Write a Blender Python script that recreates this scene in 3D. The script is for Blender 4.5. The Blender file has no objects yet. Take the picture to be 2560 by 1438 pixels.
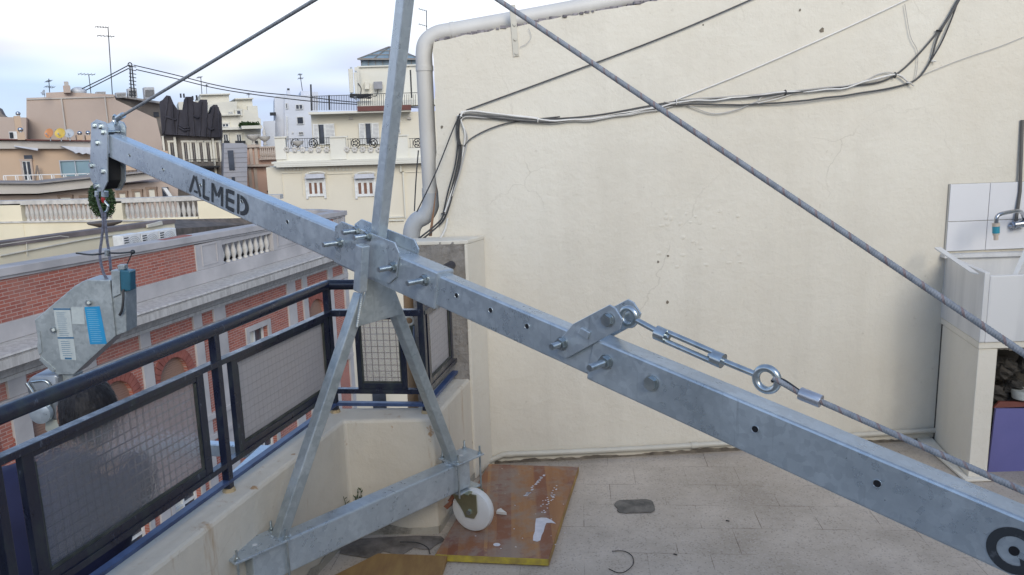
import bpy, bmesh, math, random
from mathutils import Vector as V, Matrix, noise as mnoise
S=bpy.context.scene
random.seed(7)
# ---------------------------------------------------------------- camera
F=2000.; PT=math.radians(10.8); RO=.03; CAM=V((0,0,1.6))
fw=V((0,math.cos(PT),-math.sin(PT))); u0=V((0,math.sin(PT),math.cos(PT))); r0=V((1,0,0))
rt=math.cos(RO)*r0-math.sin(RO)*u0; up=math.sin(RO)*r0+math.cos(RO)*u0
cd=bpy.data.cameras.new('camera'); cam=bpy.data.objects.new('camera',cd); S.collection.objects.link(cam)
cd.sensor_width=36; cd.lens=36*F/2560; cd.clip_start=.05; cd.clip_end=3000
cam.matrix_world=Matrix(((rt.x,up.x,-fw.x,CAM.x),(rt.y,up.y,-fw.y,CAM.y),(rt.z,up.z,-fw.z,CAM.z),(0,0,0,1)))
S.camera=cam
# ---------------------------------------------------------------- sky, sun, exposure
w=bpy.data.worlds.new('World'); S.world=w; w.use_nodes=True
nt=w.node_tree; nt.nodes.clear()
def wn(t): return nt.nodes.new(t)
out=wn('ShaderNodeOutputWorld'); bg=wn('ShaderNodeBackground'); bg.inputs[1].default_value=.1
sky=wn('ShaderNodeTexSky'); sky.sky_type='NISHITA'; sky.sun_disc=False
sky.sun_elevation=math.radians(25); sky.sun_rotation=math.radians(166); sky.air_density=1.0; sky.dust_density=.6; sky.ozone_density=2
tc=wn('ShaderNodeTexCoord'); mp=wn('ShaderNodeMapping'); mp.inputs['Scale'].default_value=(1.5,1.5,7.0); mp.inputs['Rotation'].default_value=(.0,.12,.4)
n1=wn('ShaderNodeTexNoise'); n1.inputs['Scale'].default_value=1.6; n1.inputs['Detail'].default_value=5; n1.inputs['Roughness'].default_value=.5; n1.inputs['Distortion'].default_value=.3
cr=wn('ShaderNodeValToRGB'); cr.color_ramp.elements[0].position=.34; cr.color_ramp.elements[0].color=(.80,.80,.80,1); cr.color_ramp.elements[1].position=.54
# cloud brightness: lavender grey undersides to white
n2=wn('ShaderNodeTexNoise'); n2.inputs['Scale'].default_value=1.1; n2.inputs['Detail'].default_value=3
cr2=wn('ShaderNodeValToRGB'); zma=wn('ShaderNodeMath'); zma.operation='MULTIPLY_ADD'; zma.inputs[1].default_value=1.9; zmb=wn('ShaderNodeMath'); zmb.operation='ADD'; zmb.inputs[1].default_value=-.17; e=cr2.color_ramp.elements; e[0].position=.45; e[0].color=(5.4,6.0,8.2,1); e[1].position=.62; e[1].color=(10.6,10.7,11.0,1)
gm=wn('ShaderNodeMixRGB'); gm.blend_type='MULTIPLY'; gm.inputs[0].default_value=1; gm.inputs[2].default_value=(1.18,1.68,2.1,1)
mx=wn('ShaderNodeMixRGB')
L=nt.links.new
L(tc.outputs['Generated'],mp.inputs[0]); L(mp.outputs[0],n1.inputs[0]); L(n1.outputs[0],cr.inputs[0])
sx=wn('ShaderNodeSeparateXYZ'); L(tc.outputs['Generated'],sx.inputs[0]); L(mp.outputs[0],n2.inputs[0]); L(sx.outputs[2],zma.inputs[0]); L(n2.outputs[0],zma.inputs[2]); L(zma.outputs[0],zmb.inputs[0]); L(zmb.outputs[0],cr2.inputs[0]); L(sky.outputs[0],gm.inputs[1])
# clouds thin out overhead so the zenith is bluer
mr=wn('ShaderNodeMapRange'); mr.inputs[1].default_value=.15; mr.inputs[2].default_value=.30; mr.inputs[3].default_value=1; mr.inputs[4].default_value=.18; L(sx.outputs[2],mr.inputs[0])
mm=wn('ShaderNodeMath'); mm.operation='MULTIPLY'; L(cr.outputs[0],mm.inputs[0]); L(mr.outputs[0],mm.inputs[1])
L(mm.outputs[0],mx.inputs[0]); L(gm.outputs[0],mx.inputs[1]); L(cr2.outputs[0],mx.inputs[2]); L(mx.outputs[0],bg.inputs[0]); L(bg.outputs[0],out.inputs[0])
sd=bpy.data.lights.new('sun','SUN'); sd.energy=2.0; sd.angle=math.radians(34); sd.color=(1,.89,.73)
so=bpy.data.objects.new('sun',sd); S.collection.objects.link(so)
so.rotation_euler=(math.radians(65),0,math.radians(14))
S.view_settings.view_transform='Standard'; S.view_settings.look='None'; S.view_settings.exposure=.16; S.view_settings.gamma=1
# ---------------------------------------------------------------- pixel/ground helpers (real planes in the scene)
def D(x,y): return fw+(x-1280)/F*rt+(719-y)/F*up
def PZ(x,y,z): d=D(x,y); return CAM+d*((z-CAM.z)/d.z)
def PY(x,y,Y): d=D(x,y); return CAM+d*(Y/d.y)
def PP(x,y,p0,n): d=D(x,y); return CAM+d*((V(p0)-CAM).dot(n)/d.dot(n))
# ---------------------------------------------------------------- materials
MATS={}
def newmat(name):
    m=bpy.data.materials.new(name); m.use_nodes=True; t=m.node_tree; t.nodes.clear()
    o=t.nodes.new('ShaderNodeOutputMaterial'); b=t.nodes.new('ShaderNodeBsdfPrincipled'); t.links.new(b.outputs[0],o.inputs[0])
    MATS[name]=m; return m,t,b
def N(t,ty,**k):
    n=t.nodes.new(ty)
    for a,v in k.items():
        if a in n.inputs.keys(): n.inputs[a].default_value=v
        else: setattr(n,a,v)
    return n
def ramp(t,src,p0,c0,p1,c1):
    r=t.nodes.new('ShaderNodeValToRGB'); e=r.color_ramp.elements
    e[0].position=p0; e[1].position=p1
    e[0].color=(*c0,1) if hasattr(c0,'__len__') else (c0,c0,c0,1)
    e[1].color=(*c1,1) if hasattr(c1,'__len__') else (c1,c1,c1,1)
    t.links.new(src,r.inputs[0]); return r.outputs[0]
def mixc(t,f,a,b,bt='MIX'):
    m=t.nodes.new('ShaderNodeMixRGB'); m.blend_type=bt
    for i,v in enumerate((f,a,b)):
        if hasattr(v,'default_value') and not isinstance(v,(int,float)): t.links.new(v,m.inputs[i])
        elif isinstance(v,(int,float)): m.inputs[i].default_value=v
        else: m.inputs[i].default_value=(*v,1)
    return m.outputs[0]
def objco(t,scale=None,rotz=0,world=False):
    if world: c=t.nodes.new('ShaderNodeNewGeometry').outputs['Position']
    else: c=t.nodes.new('ShaderNodeTexCoord').outputs['Object']
    if scale or rotz:
        m=t.nodes.new('ShaderNodeMapping'); t.links.new(c,m.inputs[0])
        if scale: m.inputs['Scale'].default_value=scale
        m.inputs['Rotation'].default_value=(0,0,rotz); c=m.outputs[0]
    return c
def noise(t,co,scale,detail=4,rough=.55,dist=0):
    n=N(t,'ShaderNodeTexNoise',Scale=scale,Detail=detail,Roughness=rough,Distortion=dist); t.links.new(co,n.inputs['Vector']); return n.outputs['Fac']
def bump(t,b,h,strength=.3,dist=.01,prev=None):
    n=N(t,'ShaderNodeBump',Strength=strength,Distance=dist); t.links.new(h,n.inputs['Height'])
    if prev: t.links.new(prev,n.inputs['Normal'])
    t.links.new(n.outputs[0],b.inputs['Normal']); return n.outputs[0]
def simple(name,c,c2=None,scale=4,rough=.6,metal=0,bs=0,bsc=40,stretch=None,detail=5,lo=.35,hi=.65,spec=.5):
    m,t,b=newmat(name); co=objco(t,stretch)
    b.inputs['Roughness'].default_value=rough; b.inputs['Metallic'].default_value=metal; b.inputs['Specular IOR Level'].default_value=spec
    if c2 is None: c2=tuple(x*.82 for x in c)
    t.links.new(ramp(t,noise(t,co,scale,detail),lo,c2,hi,c),b.inputs['Base Color'])
    if bs: bump(t,b,noise(t,co,bsc,4),bs,.004)
    return m
# weathered galvanised steel with spangle
def galv(name,a,b2,rough=.42,metal=.75,wear=.35):
    m,t,b=newmat(name); co=objco(t)
    nz=N(t,'ShaderNodeTexNoise',Scale=30,Detail=3); t.links.new(co,nz.inputs['Vector'])
    ad=N(t,'ShaderNodeVectorMath',operation='MULTIPLY_ADD'); t.links.new(nz.outputs['Color'],ad.inputs[0]); ad.inputs[1].default_value=(.03,.03,.03); t.links.new(co,ad.inputs[2])
    vo=N(t,'ShaderNodeTexVoronoi',Scale=60); t.links.new(ad.outputs[0],vo.inputs['Vector'])
    sp=N(t,'ShaderNodeSeparateColor'); t.links.new(vo.outputs['Color'],sp.inputs[0])
    sc=N(t,'ShaderNodeMath',operation='MULTIPLY_ADD'); t.links.new(sp.outputs[0],sc.inputs[0]); sc.inputs[1].default_value=.20
    t.links.new(noise(t,co,3.2,9,.72),sc.inputs[2])
    c=ramp(t,sc.outputs[0],.40,a,.82,b2)
    # pale bloom, dark drips, fine scratches
    c=mixc(t,ramp(t,noise(t,co,7,7,.7),.56,0,.80,wear),c,tuple(min(1,x*1.35+.06) for x in b2))
    c=mixc(t,ramp(t,noise(t,co,2.1,6,.7),.52,0,.80,.55),c,tuple(x*.55 for x in a))
    c=mixc(t,ramp(t,noise(t,objco(t,(60,60,3)),1.4,3,.6),.64,0,.72,.30),c,tuple(x*.6 for x in a))
    c=mixc(t,ramp(t,noise(t,co,55,3,.8),.72,0,.78,.28),c,tuple(x*.45 for x in a))
    t.links.new(c,b.inputs['Base Color']); b.inputs['Metallic'].default_value=metal
    rr=ramp(t,sc.outputs[0],.35,rough-.07,.9,rough+.12); t.links.new(rr,b.inputs['Roughness'])
    bump(t,b,noise(t,co,50,5,.7),.14,.002); return m
GALV=galv('galvanised_steel',(.42,.475,.515),(.60,.66,.69),.30,.6)
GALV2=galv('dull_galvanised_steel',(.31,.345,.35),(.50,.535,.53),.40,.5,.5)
ZINC=simple('zinc_plated_steel',(.62,.66,.66),(.42,.47,.48),30,.28,.95)
ROPE=simple('wire_rope_strand',(.38,.395,.41),(.27,.285,.30),60,.65,.1)
ROPER=simple('red_tinted_strand',(.34,.27,.26),(.28,.21,.2),60,.65,.1)
DARKSTEEL=simple('dark_steel',(.05,.055,.06),(.02,.02,.025),20,.5,.4)
BLACK=simple('black_rubber',(.02,.02,.022),(.012,.012,.013),20,.6)
LETTER=simple('black_stencil_paint',(.03,.035,.04),(.10,.11,.12),60,.6,0,lo=.28,hi=.42)
WHITEP=simple('white_painted_metal',(.72,.72,.70),None,6,.5)
REDP=simple('red_paint',(.5,.03,.03),None,20,.4)
# navy paint, worn
m,t,b=newmat('worn_navy_paint'); co=objco(t,(1,1,.5))
c=mixc(t,ramp(t,noise(t,co,16,8,.72),.50,0,.66,1),(.005,.008,.026),(.026,.036,.040))
c=mixc(t,ramp(t,noise(t,co,45,5,.7),.62,0,.72,.8),c,(.09,.11,.15))
t.links.new(c,b.inputs['Base Color']); t.links.new(ramp(t,noise(t,co,16,8,.72),.4,.25,.65,.65),b.inputs['Roughness'])
b.inputs['Coat Weight'].default_value=.5; b.inputs['Coat Roughness'].default_value=.2
bump(t,b,noise(t,co,40,6,.7),.35,.003); NAVY=m
# plaster
def plaster(name,c1,c2,crack=True,stain=None,bs=.35,world=False,dirt=0):
    m,t,b=newmat(name); co=objco(t,world=world); b.inputs['Roughness'].default_value=.85; b.inputs['Specular IOR Level'].default_value=.25
    c=ramp(t,noise(t,co,.9,6,.6),.35,c2,.65,c1)
    st=objco(t,(5,5,.35),world=world)
    c=mixc(t,ramp(t,noise(t,st,1.3,5,.6),.50,0,.78,.30),c,tuple(x*.80 for x in c2))
    c=mixc(t,ramp(t,noise(t,co,2.3,8,.72),.50,0,.72,.45),c,tuple(x*.86 for x in c2))
    c=mixc(t,ramp(t,noise(t,co,22,5,.7),.66,0,.74,.35),c,(.36,.30,.22))
    hb=noise(t,co,14,7,.65)
    if crack:
        vo=N(t,'ShaderNodeTexVoronoi',Scale=1.05,feature='DISTANCE_TO_EDGE')
        nz=N(t,'ShaderNodeTexNoise',Scale=5,Detail=5); t.links.new(co,nz.inputs['Vector'])
        ad=N(t,'ShaderNodeVectorMath',operation='MULTIPLY_ADD'); t.links.new(nz.outputs['Color'],ad.inputs[0]); ad.inputs[1].default_value=(.22,.22,.22); t.links.new(co,ad.inputs[2]); t.links.new(ad.outputs[0],vo.inputs['Vector'])
        ln=ramp(t,vo.outputs['Distance'],.0,1,.004,0)
        mk=ramp(t,noise(t,co,1.7,3),.55,0,.63,1)
        f=mixc(t,1.0,ln,mk,'MULTIPLY')
        f2=N(t,'ShaderNodeMath',operation='MULTIPLY'); t.links.new(f,f2.inputs[0]); f2.inputs[1].default_value=.26
        c=mixc(t,f2.outputs[0],c,(.24,.20,.14))
    if stain:
        s2=objco(t,(9,9,1.2),world=world)
        c=mixc(t,ramp(t,noise(t,s2,1.6,5,.7),.60,0,.78,.8),c,stain)
    if dirt:
        d2=ramp(t,noise(t,co,5,7,.75),.50,0,.72,dirt); c=mixc(t,d2,c,(.06,.055,.05))
    t.links.new(c,b.inputs['Base Color'])
    n1=bump(t,b,hb,bs,.02); n2=bump(t,b,noise(t,co,70,4,.6),.25,.003,n1)
    return m
WALL=plaster('cream_painted_plaster',(.735,.69,.59),(.685,.63,.525))
PARA=plaster('rust_stained_white_plaster',(.71,.65,.54),(.62,.56,.46),True,(.42,.26,.12),.3,world=True)
t=PARA.node_tree; b=[n for n in t.nodes if n.type=='BSDF_PRINCIPLED'][0]; src=b.inputs['Base Color'].links[0].from_socket; co=objco(t,world=True); nz=noise(t,co,26,6,.75)
for p_,sx_,sz_ in (((-.684,3.045,.42),.035,.16),((-.345,3.045,.43),.05,.12),((-.50,3.045,.47),.03,.07),((-.86,2.45,.495),.05,.03),((-.89,2.18,.495),.06,.03),((-.80,2.72,.495),.04,.03),((-.95,1.95,.495),.07,.03),((-.30,3.1,.47),.06,.06)):
    mp_=t.nodes.new('ShaderNodeMapping'); mp_.vector_type='POINT'; t.links.new(co,mp_.inputs[0]); mp_.inputs['Location'].default_value=(-p_[0]/sx_,-p_[1]/sx_,-p_[2]/sz_); mp_.inputs['Scale'].default_value=(1/sx_,1/sx_,1/sz_)
    ln_=t.nodes.new('ShaderNodeVectorMath'); ln_.operation='LENGTH'; t.links.new(mp_.outputs[0],ln_.inputs[0])
    ad_=t.nodes.new('ShaderNodeMath'); ad_.operation='MULTIPLY_ADD'; t.links.new(nz,ad_.inputs[0]); ad_.inputs[1].default_value=1.6; t.links.new(ln_.outputs['Value'],ad_.inputs[2])
    src=mixc(t,ramp(t,ad_.outputs[0],.85,.8,1.95,0),src,(.40,.21,.075))
t.links.new(src,b.inputs['Base Color'])
PARAD=plaster('grimy_plaster_base',(.5,.46,.38),(.36,.33,.28),False,None,.5,dirt=1)
CONC=plaster('rough_concrete',(.36,.33,.29),(.22,.20,.18),False,None,1.0,dirt=.6)
SINKP=plaster('cream_masonry_paint',(.82,.77,.67),(.76,.71,.60),False)
# terrazzo floor
m,t,b=newmat('terrazzo_tiles'); co=objco(t,rotz=math.radians(5),world=True); b.inputs['Roughness'].default_value=.6; b.inputs['Specular IOR Level'].default_value=.3
c=ramp(t,noise(t,co,2.2,6,.65),.35,(.41,.355,.29),.65,(.58,.51,.43))
vo=N(t,'ShaderNodeTexVoronoi',Scale=170); t.links.new(co,vo.inputs['Vector']); sp=N(t,'ShaderNodeSeparateColor'); t.links.new(vo.outputs['Color'],sp.inputs[0])
c=mixc(t,ramp(t,sp.outputs[0],.84,0,.9,.22),c,(.66,.62,.6)); c=mixc(t,ramp(t,sp.outputs[1],.88,0,.93,.35),c,(.16,.12,.1))
bk=N(t,'ShaderNodeTexBrick',Scale=1.0,offset=.5); t.links.new(co,bk.inputs['Vector'])
bk.inputs['Color1'].default_value=(1,1,1,1); bk.inputs['Color2'].default_value=(.93,.93,.93,1); bk.inputs['Mortar'].default_value=(.35,.3,.28,1)
bk.inputs['Mortar Size'].default_value=.0016; bk.inputs['Mortar Smooth'].default_value=.1; bk.inputs['Brick Width'].default_value=.24; bk.inputs['Row Height'].default_value=.205
mk=ramp(t,noise(t,co,4,5,.65),.45,0,.62,.95)
c=mixc(t,mk,c,mixc(t,1.0,c,bk.outputs['Color'],'MULTIPLY'))
c=mixc(t,ramp(t,noise(t,co,28,6,.75),.62,0,.72,.6),c,(.16,.13,.11))
c=mixc(t,ramp(t,noise(t,co,1.3,7,.7),.52,0,.70,.45),c,(.26,.22,.19))
t.links.new(c,b.inputs['Base Color']); bump(t,b,noise(t,co,60,4),.15,.002); FLOOR=m
PATCH=simple('dark_mortar',(.22,.20,.17),(.09,.085,.075),14,.9,bs=.8,bsc=60)
# facade brick
FA=math.radians(15.4); fd=V((math.sin(FA),math.cos(FA),0)); fn=V((math.cos(FA),-math.sin(FA),0)); FP0=-14*fn
def brick(name,c1,c2,mort,rotz,bw=.26,rh=.075,ms=.009):
    m,t,b=newmat(name); g=t.nodes.new('ShaderNodeNewGeometry').outputs['Position']
    d=N(t,'ShaderNodeVectorMath',operation='DOT_PRODUCT'); t.links.new(g,d.inputs[0]); d.inputs[1].default_value=(math.sin(rotz),math.cos(rotz),0)
    s=N(t,'ShaderNodeSeparateXYZ'); t.links.new(g,s.inputs[0]); cb=N(t,'ShaderNodeCombineXYZ'); t.links.new(d.outputs['Value'],cb.inputs[0]); t.links.new(s.outputs[2],cb.inputs[1])
    k=N(t,'ShaderNodeTexBrick',Scale=1.0,offset=.5); t.links.new(cb.outputs[0],k.inputs['Vector'])
    k.inputs['Color1'].default_value=(*c1,1); k.inputs['Color2'].default_value=(*c2,1); k.inputs['Mortar'].default_value=(*mort,1)
    k.inputs['Mortar Size'].default_value=ms; k.inputs['Brick Width'].default_value=bw; k.inputs['Row Height'].default_value=rh; k.inputs['Mortar Smooth'].default_value=.3
    c=mixc(t,ramp(t,noise(t,g,1.2,6,.7),.42,.05,.70,.6),k.outputs['Color'],(.33,.19,.155))
    c=mixc(t,ramp(t,noise(t,g,9,4,.7),.6,0,.75,.45),c,(.14,.06,.05))
    t.links.new(c,b.inputs['Base Color']); b.inputs['Roughness'].default_value=.9; bump(t,b,k.outputs['Fac'],-.3,.01); return m
BRICK=brick('red_brick',(.40,.12,.08),(.27,.075,.055),(.43,.31,.265),FA)
STONE=simple('weathered_grey_stone',(.47,.445,.435),(.35,.335,.33),1.0,.85,bs=.4,bsc=12,detail=8)
m,t,b=newmat('streaked_pale_stone'); co=objco(t,(4,4,.8)); c=ramp(t,noise(t,co,2.2,7,.7),.34,(.34,.32,.30),.6,(.50,.48,.45)); t.links.new(c,b.inputs['Base Color']); b.inputs['Roughness'].default_value=.85; STREAK=m
YEL=simple('pale_yellow_render',(.76,.68,.50),(.68,.61,.45),.7,.85,detail=8)
BALU=simple('cast_stone_white',(.60,.57,.52),(.42,.40,.37),3,.8)
ROOFT=simple('mossy_roof_tile',(.16,.13,.11),(.08,.07,.06),3,.9,detail=9)
SHUT=simple('brown_roller_blind',(.28,.17,.12),(.22,.13,.10),1,.6)
GLASSD=simple('dark_window_glass',(.06,.07,.09),(.03,.035,.045),1,.12,0,spec=.8)
CREAM=simple('cream_render',(.66,.61,.50),(.61,.565,.465),.35,.85,detail=9)
CREAM2=simple('cream_trim',(.68,.655,.58),(.62,.60,.52),.5,.8,detail=8)
BEIGE=simple('beige_render',(.46,.37,.31),(.40,.32,.27),.25,.9,detail=9)
BEIGE2=simple('warm_beige_render',(.50,.37,.265),(.45,.33,.235),.3,.9,detail=9)
BAND=simple('pale_band_stone',(.50,.46,.41),(.42,.385,.35),.5,.85)
PINK=simple('pink_render',(.56,.38,.31),(.50,.34,.28),.4,.85)
PINKS=simple('pale_pink_stone',(.50,.42,.36),None,1,.8)
WHITEB=simple('white_render',(.62,.64,.69),(.55,.575,.63),.4,.8)
OFFW=simple('offwhite_render',(.68,.65,.56),(.60,.575,.50),.5,.85,detail=8)
GREYC=simple('grey_cladding',(.33,.33,.36),None,.6,.7)
DGREY=simple('sooty_facade',(.27,.24,.215),(.15,.135,.125),.6,.9,detail=9)
NET=simple('black_netting',(.018,.017,.024),(.05,.047,.058),1.2,.85,stretch=(1,1,.35),bs=.6,bsc=3,detail=8)
BROWND=simple('dark_red_coping',(.14,.05,.04),None,3,.7)
IRON=simple('black_iron',(.03,.032,.035),None,8,.5,.3)
AWN=simple('grey_white_awning',(.55,.56,.60),(.45,.46,.50),2,.7)
FROST=simple('frosted_blue_glass',(.22,.32,.36),(.17,.25,.29),.5,.25)
LANT=simple('lantern_glass',(.30,.38,.44),(.20,.28,.34),1.2,.2)
WOODW=simple('brown_window_wood',(.20,.10,.065),None,3,.6)
PIPEP=simple('painted_pvc_pipe',(.62,.60,.56),(.54,.52,.48),2.5,.55,bs=.05)
PIPEC=simple('cream_pvc_pipe',(.60,.57,.48),(.50,.47,.40),5,.5)
TUBE=simple('tan_tube',(.40,.25,.13),(.33,.2,.1),3,.6,stretch=(1,1,.2))
MARB=simple('white_marble',(.74,.73,.71),(.64,.635,.62),1.6,.3,stretch=(5,5,.7),detail=6,lo=.4,hi=.55)
TILEW=simple('white_glazed_tile',(.78,.77,.77),(.74,.73,.73),2,.12)
GROUT=simple('grout',(.45,.43,.38),None,5,.9)
BLUEB=simple('lilac_blue_board',(.17,.165,.40),(.13,.13,.33),3,.5)
CHROME=simple('dull_chrome',(.5,.52,.55),(.36,.38,.42),20,.25,.95)
CABK=simple('black_cable_sheath',(.035,.035,.037),(.06,.06,.06),9,.55)
CABG=simple('grey_cable_sheath',(.52,.50,.46),(.42,.40,.37),9,.6)
CABW=simple('white_cable_sheath',(.80,.78,.73),(.70,.67,.62),9,.6)
NYLON=simple('white_nylon',(.74,.73,.70),(.66,.65,.62),8,.35)
CHRMT=simple('yellow_chromate_zinc',(.46,.46,.31),(.33,.34,.24),12,.28,.85)
RUSTY=simple('orange_brown_steel',(.34,.14,.08),(.22,.09,.055),14,.55)
SKIN=simple('skin',(.42,.25,.17),(.36,.2,.14),12,.55)
HAIR=simple('dark_brown_hair',(.016,.012,.011),(.008,.006,.006),60,.6,stretch=(1,1,.2),bs=.8,bsc=120)
JACK=simple('navy_jacket',(.018,.02,.065),(.012,.013,.045),5,.8,bs=.6,bsc=9)
TROU=simple('dark_trousers',(.03,.03,.05),None,5,.85)
LEAF=simple('dark_green_leaf',(.035,.07,.02),(.02,.04,.012),8,.6)
WEED=simple('weed_leaf',(.07,.10,.04),(.05,.07,.03),20,.6)
POT=simple('terracotta',(.20,.16,.13),None,3,.8)
ASPH=simple('asphalt',(.05,.05,.052),(.04,.04,.042),.5,.9)
YPAINT=simple('yellow_edge_paint',(.50,.39,.05),(.30,.22,.06),25,.5)
DEBR=simple('dark_rubbish',(.10,.09,.08),(.03,.028,.025),18,.9,bs=1,bsc=40)
ORNG=simple('orange_dish_paint',(.60,.26,.10),None,3,.5)
YELP=simple('yellow_dish_paint',(.60,.42,.07),None,3,.5)
GREYP=simple('grey_dish_paint',(.42,.45,.48),None,3,.5)
STICK=simple('white_sticker',(.50,.54,.52),(.44,.48,.47),40,.4)
STICKB=simple('blue_sticker',(.03,.30,.55),(.025,.26,.5),10,.35)
INK=simple('blue_ink',(.05,.16,.28),None,30,.5)
TEAL=simple('teal_switch_box',(.03,.13,.19),(.025,.09,.13),8,.35)
# wood board: glued strips with wear and paint spill
m,t,b=newmat('shuttering_board'); co=objco(t); b.inputs['Roughness'].default_value=.5
st=objco(t,(22,2.2,1)); pl=objco(t,(16,.01,.01)); 
vo=N(t,'ShaderNodeTexVoronoi',Scale=1.0); t.links.new(pl,vo.inputs['Vector']); sp=N(t,'ShaderNodeSeparateColor'); t.links.new(vo.outputs['Color'],sp.inputs[0])
c=ramp(t,sp.outputs[0],.1,(.23,.085,.045),.9,(.40,.20,.075))
c=mixc(t,ramp(t,noise(t,st,1.2,6,.6),.4,0,.7,.5),c,(.20,.075,.035))
c=mixc(t,ramp(t,noise(t,co,5.5,7,.7),.44,0,.60,.8),c,(.27,.22,.185))
c=mixc(t,ramp(t,noise(t,co,9,6,.7),.58,0,.66,.6),c,(.18,.06,.05))
c=mixc(t,ramp(t,noise(t,co,38,4,.6),.70,0,.73,.9),c,(.62,.58,.53))
t.links.new(c,b.inputs['Base Color']); bump(t,b,noise(t,st,3,5),.2,.002); BOARD=m
# patterned wired glass
def pglass(name,tint,dfac,rough):
    m,t,b=newmat(name); co=objco(t)
    b.inputs['Base Color'].default_value=(*tint,1); b.inputs['Roughness'].default_value=rough; b.inputs['IOR'].default_value=1.2
    b.inputs['Transmission Weight'].default_value=1-dfac
    # 25 mm grid of ribs (in board coordinates u,z)
    uv=N(t,'ShaderNodeUVMap'); bk=N(t,'ShaderNodeTexBrick',Scale=1.0,offset=0.0); t.links.new(uv.outputs[0],bk.inputs['Vector'])
    bk.inputs['Brick Width'].default_value=.026; bk.inputs['Row Height'].default_value=.026; bk.inputs['Mortar Size'].default_value=.0013; bk.inputs['Mortar Smooth'].default_value=1
    nz=noise(t,co,30,4,.6)
    n1=bump(t,b,bk.outputs['Fac'],.5,.003); bump(t,b,nz,.35,.01,n1)
    bk.inputs['Color1'].default_value=(*tint,1); bk.inputs['Color2'].default_value=(*tint,1); bk.inputs['Mortar'].default_value=(*[x*.72 for x in tint],1)
    t.links.new(bk.outputs['Color'],b.inputs['Base Color']); return m
PG1=pglass('patterned_wired_glass',(.68,.68,.68),.16,.09)
PG2=pglass('frosted_wired_glass',(.56,.53,.52),.75,.35)
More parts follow.
